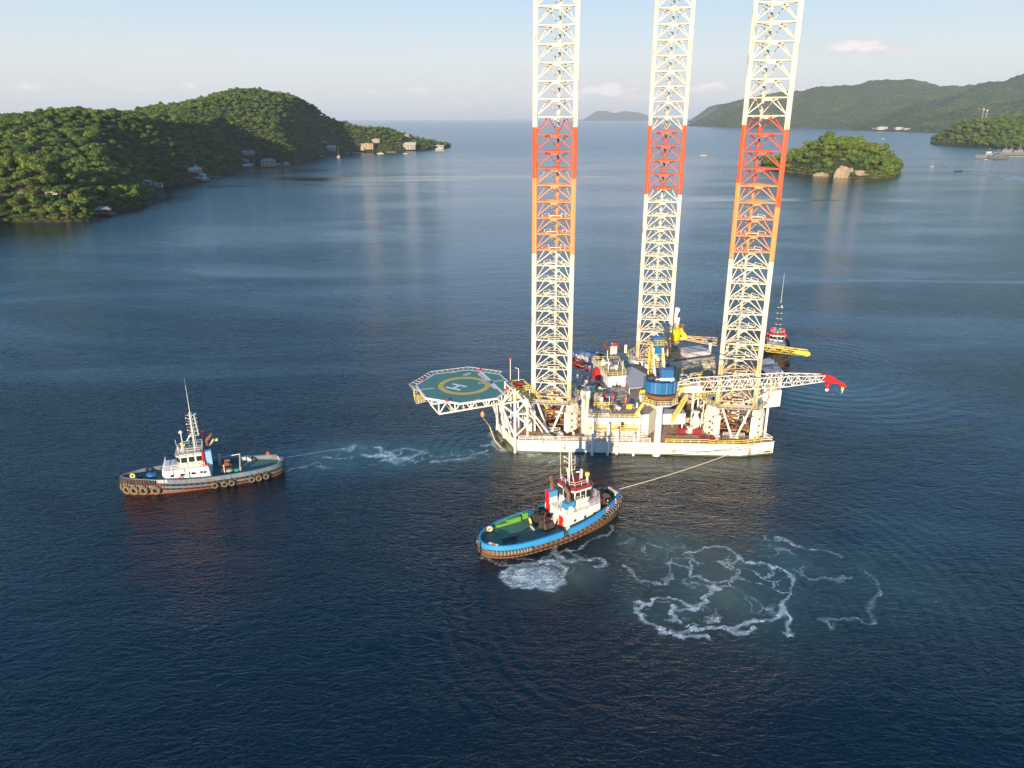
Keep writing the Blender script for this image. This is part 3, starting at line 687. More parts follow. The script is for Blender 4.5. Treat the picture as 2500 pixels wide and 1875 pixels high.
ub.rail([Vector((18.9,170.2,UH+.05)),Vector((32.0,169.6,UH+.05))],YEL,step=1.3,r=.07); ub.beam((18.9,170.9,UH-.12),(32,170.3,UH-.12),1.6,.3,HULLW)
ub.beam((18.9,170.2,UH-.5),(32,169.6,UH-.5),.25,.8,HULLW)
part(ub,'side_walkway',house)
ub=MB(); ub.rail([Vector(p+(ZD,)) for p in ((1.6,170.9),(19.0,169.85),(34.6,168.9))],WHITE,step=1.7,r=.075,rails=(1.,.66,.33)); part(ub,'deck_edge_railing',hull)
ub=MB(); ub.rail([Vector(p+(ZD,)) for p in ((38.4,168.6),(48.6,168.0),(50.6,167.2),(57.0,167.4),(62.4,169.0))],YEL,step=2.2,r=.09); ub.beam((38.4,168.4,ZD+.05),(56.9,167.3,ZD+.05),.3,.2,YEL)
part(ub,'deck_edge_railing',hull)
ub=MB(); ub.rail([Vector(p+(ZD,)) for p in ((62.4,169.0),(65.4,169.4),(60.0,184.0))],WHITE,step=2.2,r=.08); part(ub,'deck_edge_railing',hull)
# outboard columns
for (px,py,ztop,r,y) in ((1445,1110,10.0,.34,168.9),(1483,1111,8.4,.33,168.7),(1505,1111,7.2,.36,168.5),(1546,1112,6.0,.30,168.3),(1560,1112,10.4,.22,169.8)):
    x=pix(px,py,0)[0]; t=MB(); t.tube((x,y,-1.0),(x,y,ztop),r,HULLW,10)
    t.beam((x,y,ztop-1.2),(x,y+2.3,ztop-1.2),.2,.2,HULLW); t.beam((x,y,ZD+.4),(x,y+1.2,ZD+.4),.2,.2,HULLW)
    part(t,'pump_caisson',hull,False)
t=MB(); t.box(30.9,31.7,169.4,170.2,10.2,11.2,WHITER); part(t,'lamp_box',house)
# white cylinder vent with drum top
t=MB(); t.lathe((18.6,174.2,0),[(1.0,ZD),(1.0,12.8),(1.15,13.2),(1.25,13.6),(1.25,15.3),(1.15,15.45)],HULLW,24); cyl=part(t,'pedestal_column',rig,True)
t=MB(); t.lathe((18.6,174.2,15.46),[(1.05,0),(1.05,.06)],GREYP,24); part(t,'top_plate',cyl)
# ---- crane on the camera side: blue machinery house on a tall column, white boom laid out to the right
CC=Vector((36.2,168.3,0))
t=MB(); t.lathe((36.2,168.3,0),[(.95,-1.0),(.95,.6),(.80,.62),(.80,14.8),(1.0,15.4),(1.6,16.4),(1.6,17.4)],HULLW,24); crane=part(t,'blue_crane',rig,True); crane['label']='crane with blue slewing house and white lattice boom'
t=MB()
oct_=lambda r,ph=22.5: [(CC.x+r*math.cos(R_(45*i+ph)),CC.y+r*math.sin(R_(45*i+ph))) for i in range(8)]
t.prism(oct_(4.5),12.55,12.8,HULLW); t.rail([Vector(p+(12.8,)) for p in oct_(4.4)],YEL,closed=True,step=1.1,r=.07)
t.lathe((36.2,168.3,0),[(3.0,13.4),(3.7,14.2),(3.7,14.9)],RUSTM,24); part(t,'slewing_platform',crane).location.z=2.2
t=MB(); ho=[(CC.x+a,CC.y+b) for a,b in ((-3.8,-.9),(-2.9,-2.1),(-.6,-2.8),(2.1,-2.7),(3.6,-1.5),(3.6,2.6),(-3.8,2.6))]
t.prism(ho,15.2,18.0,BLUE,BLUE)
for a,b in ((-1.8,-2.48),(.8,-2.77),(2.85,-2.1)): t.box(CC.x+a-.04,CC.x+a+.04,CC.y+b-.04,CC.y+b+.04,15.2,18.0,GREYP)
part(t,'machinery_house',crane).location.z=2.2
t=MB(); t.box(CC.x-.4,CC.x+2.6,CC.y-1.2,CC.y+1.2,18.25,20.8,BLUE); t.tube((CC.x-.8,CC.y-1.9,18.75),(CC.x+2.6,CC.y-1.9,18.75),.42,WHITER,12); t.tube((CC.x-1.6,CC.y-1.6,18.7),(CC.x-.8,CC.y-1.8,18.7),.16,WHITER,8)
t.box(CC.x-3.4,CC.x-1.2,CC.y-.6,CC.y+1.6,18.25,18.9,DARK); t.tube((CC.x+1.9,CC.y-2.2,18.3),(CC.x+2.1,CC.y-2.2,18.9),.2,WHITE,8)
part(t,'engine_unit',crane).location.z=2.2
# gantry: four legged back mast with ladders and landings
t=MB(); gy_=CC.y+1.6; top=Vector((35.6,170.6,29.4))
for x in (-1.35,1.35):
    t.beam((CC.x+x,gy_+.6,20),(35.4+x*.8,170.6,27.6),.4,.45,HULLW); t.beam((CC.x+x,gy_-1.9,20),(35.4+x*.8,170.4,25.0),.3,.3,HULLW)
t.beam((CC.x+.3,gy_-.2,20),(35.5,170.2,26.4),1.3,.35,BLUE); t.beam((35.3,170.4,26.2),(35.2,170.9,29.2),1.7,1.0,BLUE)
t.obox((35.0,170.8),(1,0),1.1,.9,29.2,30.3,BLUE)
for z,w in ((25.2,1.7),(28.6,1.3),(23.0,1.9)):
    q=[(35.4-w,169.6,z),(35.4+w,169.6,z),(35.4+w,171.6,z),(35.4-w,171.6,z)]; t.rail([Vector(a) for a in q],YEL,closed=True,step=.9,r=.055); t.prism([a[:2] for a in q],z-.1,z,YEL)
t.tube((34.7,169.9,26.0),(35.5,169.4,24.7),.33,WHITER,10)
part(t,'gantry_mast',crane)
t=MB(); t.ladder((33.6,169.9,20.2),(33.6,170.2,28.3),.6,YEL); t.rail([Vector((33.2,169.5,20.2)),Vector((33.2,170.6,20.2))],YEL,h=7.8,r=.07,rails=(1,.85,.7,.55,.4,.25,.1),step=.6)
part(t,'caged_ladder',crane)
# access stairs
t=MB(); t.stair((30.3,168.9,9.9),(33.0,168.2,15.2),1.0,GREYL,YEL); t.stair((42.6,168.6,15.2),(39.2,167.4,9.4),1.0,GREYL,YEL) ; part(t,'access_stair',crane)
# boom
b0=Vector((39.8,168.6,18.4)); b1=Vector(pix(2009,922,17.6))
BX=(b1-b0).normalized(); BS=Vector((-BX.y,BX.x,0)).normalized(); BU=BS.cross(BX)*-1
if BU.z<0: BU=-BU
t=MB(); n=30; prev=None
for i in range(n+1):
    f=i/n; w=1.5*(min(1,.35+f*6) if f<.12 else 1-(max(0,f-.72)/.28)*.45); hh=1.35*(min(1,.3+f*6) if f<.12 else 1-(max(0,f-.72)/.28)*.45)
    c=b0.lerp(b1,f); cur=[c+BS*w*a+BU*hh*b for a,b in ((-1,-1),(1,-1),(1,1),(-1,1))]
    if prev:
        for k in range(4):
            t.tube(prev[k],cur[k],.13,WHITE,6,cap=False); j=(k+1)%4
            if i%2: t.tube(prev[k],cur[j],.075,WHITE,5,cap=False)
            else: t.tube(prev[j],cur[k],.075,WHITE,5,cap=False)
    if i%4==0:
        for k in range(4): t.tube(cur[k],cur[(k+1)%4],.07,WHITE,5,cap=False)
    prev=cur
boom=part(t,'boom',crane)
t=MB(); q=b0+BX*3.6-BU*.2-BS*1.9; t.beam(q-BX*2.3,q+BX*2.3,.9,1.6,WHITER); t.beam(q-BX*3.4,q-BX*2.4,.8,1.2,YEL); part(t,'operator_cab',crane)
t=MB(); 
h0=b1; h1=Vector(pix(1962,928,17.2)); h2=Vector(pix(2006,946,15.6)); h1.y=h0.y+.4; h1=Vector(at(1968,926,h0.y)); h2=Vector(at(2008,944,h0.y)); h3=Vector(at(2058,962,h0.y))
pl=[(1925,900),(1936,908),(1960,916),(1985,934),(2000,929)]
hp=[(1925,899),(1944,905),(1975,920),(2010,939),(2031,958),(2029,966)]
prof=[(1917,899),(1940,905),(1968,918),(1998,932),(2014,944),(2015,952),(2008,953),(1992,944),(1972,938),(1950,930),(1940,933),(1914,921)]
prof=[(1310,1330),(1345,1338),(1450,1368),(1560,1440),(1650,1485),(1680,1515),(1675,1550),(1610,1545),(1540,1490),(1440,1478),(1330,1450),(1310,1440)]
prof=[(1820+a/6.912,720+b/6.912) for a,b in prof]
pv=[Vector(at(a,b,h0.y)) for a,b in prof]; 
t.add([v-BS*.55 for v in pv]+[v+BS*.55 for v in pv],[tuple(range(12)),tuple(range(23,11,-1))]+[(i,(i+1)%12,12+(i+1)%12,12+i) for i in range(12)],REDP)
part(t,'boom_head',boom)
t=MB(); a=Vector(at(1820+1390/6.912,720+1470/6.912,h0.y)); b=Vector(at(1820+1375/6.912,720+1600/6.912,h0.y)); t.tube(a,a.lerp(b,.2),.12,DARK); t.tube(a.lerp(b,.15),a.lerp(b,.75),.62,REDP,12); t.torus(b,BS,.35,.13,MARKW); part(t,'hook_block',boom,True)
t=MB(); a=Vector(at(1820+1640/6.912,720+1545/6.912,h0.y)); b=Vector(at(1820+1630/6.912,720+1655/6.912,h0.y)); t.tube(a,a.lerp(b,.55),.36,YELB,10); t.tube(a.lerp(b,.55),b,.1,WHITE); part(t,'whip_hook',boom)
t=MB()
for s in (-.5,.5):
    a=Vector((35.4,170.2+s,29.9)); b=h0+BU*1.2+BS*s; pts=[a.lerp(b,i/12)-Vector((0,0,3.2*(i/12)*(1-i/12))) for i in range(13)]; t.path(pts,.06,CABLE,4)
    a=Vector((35.4,170.2+s,28.3)); pts=[a.lerp(b,i/12)-Vector((0,0,4.6*(i/12)*(1-i/12))) for i in range(13)]; t.path(pts,.06,CABLE,4)
part(t,'boom_pendants',crane)
# boom rest by the near right leg
t=MB(); r0=Vector((64.2,172.0,ZD)); t.beam(r0,r0+Vector((0,0,13.2)),.5,.5,HULLW); t.beam(r0+Vector((.2,.2,12)),(58.4,174.2,ZJ+.5),.3,.3,HULLW); t.beam(r0+Vector((0,3.4,0)),r0+Vector((0,3.4,13.2)),.4,.4,HULLW); t.beam(r0+Vector((0,-.6,13)),r0+Vector((0,4,13)),.5,.5,HULLW); part(t,'boom_rest',rig)
# ---- far crane: yellow tub, white A frame, boom swung right behind the legs
YC=Vector((50.5,221.5,0))
t=MB(); t.lathe((YC.x,YC.y,0),[(1.5,ZD),(1.5,13.0),(2.1,14.2)],TAN,18); yc_=part(t,'yellow_crane',rig,True); yc_['label']='crane with round yellow cab and long rusty yellow boom'
def A(px,py,Y=221.5): return Vector(at(px,py,Y))
zt=A(1655,800).z; zb=A(1655,829).z
t=MB(); t.lathe((YC.x,YC.y,0),[(1.9,zb),(2.0,zb+.1),(2.0,zt),(1.8,zt+.05)],YELB,24); yt=part(t,'round_cab',yc_,True)
t=MB(); t.rail([Vector((YC.x+2.0*math.cos(a),YC.y+2.0*math.sin(a),zt)) for a in [R_(45*i) for i in range(8)]],LEGORANGE,closed=True,step=1.2,r=.07); t.obox((YC.x+2.4,YC.y),(1,0),.5,.5,zt-.5,zt+1.3,RUSTM)
part(t,'cab_railing',yc_)
t=MB(); p0=Vector((YC.x-.5,YC.y,zt)); p1=A(1653,756,221.5); t.beam(p0+Vector((-.4,0,0)),p1+Vector((0,0,0)),.9,1.1,WHITE); t.beam(p0+Vector((1.1,0,0)),A(1656,775),.9,.9,WHITE); t.lathe(p1-Vector((0,.5,0)),[(.75,-.1),(.75,1.1)],WHITE,14,(0,1,0)); part(t,'a_frame',yc_)
b0=Vector((YC.x+2.6,YC.y-.4,zb+.8)); b1=Vector(pix(1972,862,zb-2.2)); BX=(b1-b0).normalized(); BS=Vector((-BX.y,BX.x,0)).normalized(); BU=BX.cross(BS)
if BU.z<0: BU=-BU
t=MB(); prev=None; n=22
for i in range(n+1):
    f=i/n; w=1.2*min(1,.5+f*2); hh=.95*min(1,.35+f*2.5)*(1-.35*f); c=b0.lerp(b1,f); cur=[c+BS*w*a+BU*hh*b for a,b in ((-1,-1),(1,-1),(1,1),(-1,1))]
    M=LEGRUST if f<.45 else YEL
    if prev:
        for k in range(4):
            t.tube(prev[k],cur[k],.15,M,6,cap=False); j=(k+1)%4; t.tube(prev[k if i%2 else j],cur[j if i%2 else k],.09,M,5,cap=False)
    prev=cur
t.tube(b1-BS,b1+BS,.6,YELB,10); t.beam(b1-BX*4-BU*.2,b1+BX*.2,1.3,1.1,YEL); t.beam(Vector((YC.x+1.6,YC.y-.3,zt-.3)),b0+BX*1.2,.6,1.3,YELB); t.beam(Vector((YC.x+1.5,YC.y-.3,zb+.4)),b0+BX*1.5,.7,.9,YELB)
part(t,'boom',yc_)
# ---- deckhouse, flat roof, machinery on the upper deck
DH=[Vector(pix(1448,907,UH)),Vector(pix(1484,946,UH)),Vector(pix(1527,943,UH)),Vector(pix(1508,905,UH))]
t=MB(); dh=[tuple(v[:2]) for v in DH]; t.prism(dh,UH+.02,UH+3.0,GREYL,HULLW); deckh=part(t,'deckhouse',rig)
t=MB(); c=sum(DH,Vector())/4; ro=[tuple((c+(v-c)*1.06)[:2]) for v in DH]; t.prism(ro,UH+3.02,UH+3.3,TAN,WHITE)
t.rail([Vector(p+(UH+3.3,)) for p in ro],YEL,closed=True,step=1.5,r=.06); part(t,'roof',deckh)
t=MB(); a,b=DH[1],DH[2]; d=(b-a).normalized(); n_=Vector((d.y,-d.x,0)); 
for f0,f1,z0,z1,mt in ((.04,.42,.1,2.4,GREYL),(.64,.78,.3,2.5,DARK),(.83,.97,.3,2.6,WHITER)): p=a.lerp(b,f0)+n_*.04; q=a.lerp(b,f1)+n_*.04; t.beam(p+Vector((0,0,UH+(z0+z1)/2)),q+Vector((0,0,UH+(z0+z1)/2)),.08,z1-z0,mt)
a,b=DH[0],DH[1]; d=(b-a).normalized(); n_=Vector((d.y,-d.x,0))
t.beam(a.lerp(b,.62)+n_*.05+Vector((0,0,UH+1.6)),a.lerp(b,.97)+n_*.05+Vector((0,0,UH+1.6)),.08,1.4,RUSTM); part(t,'door',deckh)
t=MB(); q=a.lerp(b,.45)+n_*1.0; t.obox(q,d,1.2,.7,UH+.3,UH+3.0,REDP); t.rail([q+Vector((0,0,UH))],REDP) if 0 else None; part(t,'red_locker',deckh)
t=MB(); zr=UH+3.3; mid=c
for k,(f,g,h) in enumerate(((.12,.5,4.6),(.35,.2,2.2),(.8,.15,4.2),(.55,.8,2.0),(.9,.85,3.8))):
    p=DH[0].lerp(DH[1],f).lerp(DH[3].lerp(DH[2],f),g); t.tube((p.x,p.y,zr),(p.x,p.y,zr+h),.1,WHITE,6)
p=(DH[0]+DH[3])/2; t.obox(mid,AX,1.6,1.1,zr,zr+.7,TAN); t.obox(mid+Vector((-2,3,0)),AX,1.2,1.0,zr,zr+1.0,WHITER)
for s in (0,1,2): t.lathe((mid.x+s*1.6-2,mid.y+3-s*2.4,zr),[(.35,0),(.35,1.0),(.5,1.1),(.5,1.5)],WHITER,10)
part(t,'roof_antennas',deckh)
fp=Vector(pix(1492,880,UH+1)); t=MB(); t.tube((fp.x,fp.y,UH),(fp.x,fp.y,UH+6.6),.08,WHITE,6); fl=part(t,'flagpole',deckh)
t=MB(); 
vs=[];k=7
for i in range(k+1):
    for j in (0,1): vs.append((fp.x+.1+i*.26, fp.y+.22*math.sin(i*1.1), UH+6.5-j*1.3-.25*math.sin(i*.8)))
t.add(vs,[(2*i,2*i+1,2*i+3,2*i+2) for i in range(k)],REDP); part(t,'flag',fl)
t=MB(); q=[pix(a,b,UH+2.2)[:2] for a,b in ((1514,902),(1543,895),(1600,926),(1573,945),(1536,947))]; t.prism(q,UH+1.9,UH+2.2,GREYL,GREYP); 
for p in q: t.tube((p[0]*.97+37*.03,p[1]*.97+205*.03,UH),(p[0]*.97+37*.03,p[1]*.97+205*.03,UH+1.9),.12,WHITE,6)
part(t,'flat_shelter_roof',rig)
# lifebuoy winches, pipes and small plant scattered over the decks
rr=random.Random(11)
def plant(name, c, n, sx, sy, z, mats, lab=None, d=AX, hmax=2.2):
    t=MB(); c=Vector(c); d=Vector(d); e=Vector((-d.y,d.x,0))
    for i in range(n):
        q=c+d*rr.uniform(-sx,sx)+e*rr.uniform(-sy,sy); k=rr.random(); h=rr.uniform(.5,hmax); mt=rr.choice(mats)
        if k<.4: t.obox(q,d,rr.uniform(.3,1.1),rr.uniform(.3,.9),z,z+h,mt)
        elif k<.6: t.lathe((q.x,q.y,z),[(rr.uniform(.25,.6),0),(rr.uniform(.25,.6),h)],mt,10)
        elif k<.85: t.tube(q+Vector((0,0,z+h*.6)),q+d*rr.uniform(-2.5,2.5)+e*rr.uniform(-1,1)+Vector((0,0,z+h*.6)),rr.uniform(.07,.16),mt,6); t.tube(q+Vector((0,0,z)),q+Vector((0,0,z+h*.6)),.08,mt,5)
        else: t.lathe(q+Vector((0,0,z+.5)),[(.5,-.7),(.5,.7)],mt,10,e)
    return part(t,name)
plant('ventilation_plant',(22.6,188,0),44,2.8,6.5,UH,[YEL,TAN,GREYL,TAN,RUSTM,GREYP,WHITER],hmax=1.8)
plant('deck_valves',(27,175.0,0),22,6,1.8,UH,[YEL,TAN,RUSTM,GREYL,WHITER],hmax=1.5)
plant('mooring_winch',(19.0,176.8,0),14,1.5,2.2,UH-1,[TAN,YEL,WHITER,RUSTM],hmax=2.4)
plant('pump_skid',(45.5,177,0),16,3.0,3.4,ZD+.03,[WHITER,TAN,GREYL,TAN,REDD],hmax=2.0)
plant('deck_manifold',(52,171.0,0),6,4.5,.8,ZD+.03,[WHITER,TAN,REDD],hmax=.9)
plant('deck_manifold',(12.5,173.6,0),14,5,1.2,ZD+.03,[WHITER,TAN,DARK,GREYL],hmax=1.0)
plant('hydraulic_unit',(63.0,174.6,0),8,1.2,2,ZD+.03,[YEL,TAN,DARK],hmax=1.8)
plant('bulk_pipework',(37.0,180.5,0),30,2.6,4.5,UH,[YEL,TAN,WHITER,GREYP,TAN],hmax=3.0)
plant('engine_vents',(44,206,0),30,4,5,UH,[TAN,GREYL,DARK,WHITER,TAN],hmax=2.8)
plant('starboard_plant',(58,190,0),60,5.5,7,ZD+.05,[TAN,WHITER,GREYL,DARK,YEL,TAN,TAN],hmax=5.0)
plant('shaker_plant',(48,190,0),40,4,6,UH-.5,[TAN,WHITER,GREYL,YEL,TAN,GREYP],hmax=3.4)
plant('roof_plant',(33,197,0),26,3.5,4,UH,[GREYL,TAN,WHITER,GREYP],hmax=1.4)
plant('forward_stores',(20,200,0),16,2,5,ZD,[TAN,RUSTM,GREYL,DARK],hmax=6.5)
t=MB()
for i in range(26):
    y=186+i*.9; t.tube((40.6+.25*i-9*(i>18),y,ZD+2),(55+.1*i,y+5,ZD+2+rr.uniform(0,5)),rr.uniform(.06,.14),rr.choice([WHITE,TAN,GREYL,YEL]),5)
part(t,'pipe_runs',rig)
t=MB(); t.path([Vector((20+i*1.3,170.9-.03*i,4.0)) for i in range(12)],.1,TAN,5); 
for x in (20.6,23.4,26.0,28.8,31.6): t.box(x-.12,x+.12,170.3,171.2,ZD,6.2,WHITE)
for x0,z0,x1,z1 in ((20.8,3.5,23.2,6.1),(26.2,6.1,28.6,3.5)): t.beam((x0,170.4,z0),(x1,170.4,z1),.15,.15,WHITE)
part(t,'side_platform_frame',house)
t=MB(); t.lathe((47.6,176.6,0),[(.3,ZD),(.9,ZD+.8),(1.15,ZD+1.6),(1.15,ZD+3.0),(.7,ZD+3.7),(.5,ZD+4.6),(.9,ZD+5.0),(.9,ZD+5.4)],WHITER,16)
for s in (-1,1): t.tube((47.6+s*1.3,176.2,ZD),(47.6+s*1.3,176.2,ZD+5),.12,WHITE,6)
part(t,'degasser_tank',rig,True)
t=MB()
for i,(x,y,h) in enumerate(((49.0,181,12.2),(50.4,180.4,11.6),(51.4,180.8,10.8),(52.3,180.2,10.8),(53.3,181,12),(47.8,181.6,12.4))): t.tube((x,y,ZD),(x,y,h),(.2,.16,.12,.22,.14,.3)[i],WHITE,8)
for a,b in (((47.8,181.6,12.4),(53.3,181,7.0)),((48.5,181.2,6.4),(53,181,11.6)),((47.8,181.6,9.5),(50.5,180.6,12.2))): t.tube(a,b,.12,WHITE,6)
t.obox((51.0,181.6),AX,3.2,1.0,11.0,11.2,YEL); t.rail([Vector((48.2,179.8,11.2)),Vector((54,181.6,11.2))],YEL,step=1,r=.07)
part(t,'riser_rack',rig)
# white store box on the open deck
t=MB(); t.obox((41.2,175.2),(1,.03,0),2.9,1.5,6.2,9.0,WHITE); t.obox((41.2,175.2),(1,.03,0),3.0,1.6,9.02,9.1,GREYL)
for x in (-2.6,2.6): t.tube((41.2+x,175.2,ZD),(41.2+x,175.2,6.2),.15,WHITE,6)
part(t,'store_container',rig)
# cement and mud house group beyond: stepped tan blocks with cylinders and exhausts
t=MB(); t.obox((50.5,203.5),AX,3.4,3.0,ZD,12.6,TAN); t.obox((57.5,208.2),AX,4.6,3.2,ZD,12.4,TAN); t.obox((55.0,212.6),AX,3.8,2.8,12.4,14.2,GREYL); t.obox((53.5,214),AX,5.5,3.4,ZD,12.2,TAN)
t.obox((48.6,200.4),AX,2.6,2.2,9.5,13.6,TAN); t.obox((55.6,199.2),AX,5.6,3.0,ZD,8.6,TAN)
drl=part(t,'mud_house',rig)
t=MB()
for k in range(7): 
    q=Vector((51.5,203.5,0))+AX*k*1.25; t.lathe(q+Vector((.2,.2,12.7)),[(1.1,-.6),(1.1,.6)],TAN,14,AX)
t.lathe((61.5,212.0,8.0),[(2.3,-3),(2.5,0),(2.3,3)],TAN,16,LT); part(t,'air_ducts',drl)
for x,y in ((60.0,213.5),(64.3,210.2)): t=MB(); t.lathe((x,y,0),[(.42,10),(.42,15.4),(.6,15.5),(.6,15.9)],WHITER,10); part(t,'exhaust_stack',drl)
t=MB(); t.beam((46.5,197.8,9.6),(56.5,200.4,9.6),1.6,.2,YEL); t.rail([Vector((46.6,197.0,9.7)),Vector((56.6,199.6,9.7))],YEL,step=1.4,r=.07)
for x in (47,50,53,56): t.tube((x,197.6+(x-47)*.28,ZD),(x,197.6+(x-47)*.28,9.6),.16,WHITE,6)
t.rail([Vector((44.2,196,UH)),Vector((42.4,187,UH))],YEL,step=1.4,r=.07)
part(t,'yellow_gangway',drl)
t=MB(); t.lathe((53.6,190.2,11.0),[(2.1,-.35),(2.1,-.25),(1.2,-.25),(1.2,.25),(2.1,.25),(2.1,.35)],RUSTM,22,LT); part(t,'cable_reel',rig)
# cantilever block hanging over the stern, with the grey canopy above
t=MB(); q=Vector((66.6,186.6,0)); t.obox(q,(.97,.24,0),5.6,2.2,6.2,10.8,HULLW); t.obox(q+Vector((-1.4,5.5,0)),(.97,.24,0),5.6,2.2,6.2,10.8,HULLW); t.obox(q+Vector((-1,3,0)),(.97,.24,0),5.2,4.4,10.82,11.0,TAN)
t.rail([Vector((62,183.4,11)),Vector((71.3,185.6,11)),Vector((70.4,193,11))],YEL,step=1.4,r=.07); cant=part(t,'cantilever_beam',rig)
t=MB(); q=[pix(a,b,15.2)[:2] for a,b in ((1849,888),(1888,877),(1911,905),(1873,913))]; t.prism(q,15.0,15.2,GREYL,GREYP); q2=[pix(a,b,16.4)[:2] for a,b in ((1849,880),(1880,873),(1889,884),(1856,889))]; t.prism(q2,16.2,16.4,GREYL,GREYP)
for p in q: t.tube((p[0]*.96+74*.04,p[1]*.96+192*.04,8),(p[0]*.96+74*.04,p[1]*.96+192*.04,15),.16,WHITE,6)
for i in range(4): t.tube((q[3][0]+(q[2][0]-q[3][0])*i/4,q[3][1]+.4,11),(q[3][0]+(q[2][0]-q[3][0])*i/4,q[3][1]+.4,15),.14,WHITE,6)
part(t,'grey_canopy',cant)
# port side: container, boat-like orange machinery, cylinders behind the near left leg
t=MB(); q=Vector(pix(1433,888,UH)); t.obox(Vector((q.x-.3,q.y,0)),(.62,-.78,0),3.8,1.9,UH,UH+3.0,GREYL); part(t,'grey_container',rig)
t=MB(); c=Vector(pix(1418,905,UH)); d=Vector((.62,-.78,0)); 
vs=[];fs=[];n=9
for i in range(n):
    f=i/(n-1)*2-1; w=1.15*(1-abs(f)**2.6)+.05; 
    for a,zz in ((-w,1.5),(-w*.6,.3),(0,0),(w*.6,.3),(w,1.5)): p=c+d*f*3.8+Vector((-d.y,d.x,0))*a; vs.append((p.x,p.y,UH+.5+zz))
for i in range(n-1):
    for j in range(4): fs.append((i*5+j,i*5+j+1,i*5+j+6,i*5+j+5))
t.add(vs,fs,REDD)
for i in range(n-1):
    for a in (0,4): t.tube(vs[i*5+a],vs[i*5+5+a],.12,ORG,5)
for i in range(7): p=c+d*(i-3)*1.0; t.obox(p,d,.3,.8,UH+1.3,UH+2.2,rr.choice([ORG,REDD,WHITER,DARK]))
resc=part(t,'rescue_boat',rig)
t=MB()
for i in range(14): p=Vector(pix(1404+i%5*6,873+(i//5)*7,UH+1)); t.lathe((p.x,p.y,UH+.8+(i%2)*.6),[(.1,-.8),(.8,-.5),(.8,.5),(.1,.8)],(RUSTM,RUSTM,ORG,GREYP)[i%4],10,(rr.uniform(-1,1),rr.uniform(-1,1),.3))
part(t,'rusty_anchor_buoys',rig,True)
t=MB(); p=Vector(pix(1438,866,UH+1)); t.lathe(p,[(1.5,-3.6),(1.5,3.6)],GREYP,18,(.75,-.66,0)); t.lathe(p+Vector((2.9,-2.5,0)),[(.3,0),(.3,.5),(1.2,.5),(1.2,.7)],DARK,16,(.75,-.66,0)); part(t,'storage_cylinder',rig,True)
t=MB()
for i in range(22): p=Vector(pix(1405+i*2.9,908+i*2.4,UH+.02)); t.beam(p,p+Vector((1.1,.25,0)),.34,.03,DARK if i%2 else MARKY)
t.path([Vector(pix(a,b,UH+.05)) for a,b in ((1478,966),(1520,950),(1540,962),(1492,972),(1470,968))],.1,GREYL,4)
for i in range(8): p=Vector(pix(1500+i*2.6,968+i*3.6,UH+.02)); t.beam(p,p+Vector((1.1,.25,0)),.3,.03,DARK if i%2 else MARKY)
part(t,'deck_markings',house)
t=MB(); p=Vector(pix(1487,992,UH)); t.tube(p,p+Vector((0,0,2.8)),.09,WHITE,6)
for s in (-1,0,1): t.lathe(p+Vector((s*.9,0,2.8)),[(.45,0),(.45,.35),(.2,.6)],(REDP,BLUE,REDP)[s+1],8)
part(t,'lamp_cluster',house)
t=MB(); q=Vector((23.4,177.2,0)); t.lathe((q.x,q.y,UH),[(1.35,0),(1.35,1.5),(.2,1.7)],TAN,16); t.lathe((q.x-.4,q.y,UH+1.7),[(.5,0),(.5,1.2)],WHITER,10); t.rail([Vector((21,175.6,UH+.9)),Vector((25.6,175.4,UH+.9)),Vector((25.9,178.6,UH+.9))],YEL,r=.07,step=1); t.beam((20.9,182,UH+2.2),(22.3,184.5,UH+3.8),.4,.3,WHITER); t.obox((21.3,182.6),AX,1.3,1.1,UH,UH+2.2,TAN)
part(t,'blender_tank',house,True)
# tow bridle and hanging hook at the bow
t=MB(); a=Vector(pix(1178,1002,ZH-3)); a.z=ZH-4; t.lathe(a,[(.1,-.9),(.5,-.4),(.5,.3),(.15,.8)],LEGORANGE,10); 
hk=part(t,'tow_hook_block',rig,True)
t=MB(); s0=a+Vector((0,0,.8)); t.tube(s0,s0+Vector((0,0,2.2)),.05,CABLE); pts=[a+Vector((0,0,-.8)),Vector(at(1195,1040,174.5)),Vector(at(1208,1075,172.5)),Vector(at(1228,1098,170.6))]
t.path(pts,.14,LEGRUST,6); part(t,'bridle_chain',hk)
# ---------------------------------------------------------------- tugs (local frame: x forward, y port, z up)
TUGRED=paint('boot_topping_red',(.34,.085,.035),.7,.7,.4,.5,dirtcol=(.18,.07,.04))
TUGBLUEGREY=paint('tug_faded_blue',(.115,.185,.25),.6,.8,.5,.5,dirtcol=(.24,.22,.19))
TUGBLUE=paint('tug_bright_blue',(.03,.28,.60),.45,.45,.2,.6,dirtcol=(.02,.22,.50))
TUGBROWN=paint('tug_brown_hull',(.17,.085,.045),.7,.7,.5,.5,dirtcol=(.09,.05,.03))
DKGREEN=paint('deck_green',(.065,.20,.15),.65,.6,.2,.3,dirtcol=(.06,.10,.08))
TWHITE=paint('tug_white',(.78,.76,.70),.45,.4,.3,.7,dirtcol=(.55,.45,.35))
TYREM=paint('worn_tyre',(.17,.135,.08),.85,.7,.1,1.2,dirtcol=(.08,.065,.05))
FUNR=paint('exhaust_brown',(.22,.11,.06),.7,.6,.3,1)
def smooth(a,b,x): t=min(1,max(0,(x-a)/(b-a))); return t*t*(3-2*t)
def hull_shape(L,B,zs,bowp=2.2,sternp=3.5):
    def hb(x):                                             # half breadth
        f=2*x/L
        return B/2*((1-max(0,f)**bowp)**.62 if f>0 else (1-abs(f)**sternp)**.5)
    return hb
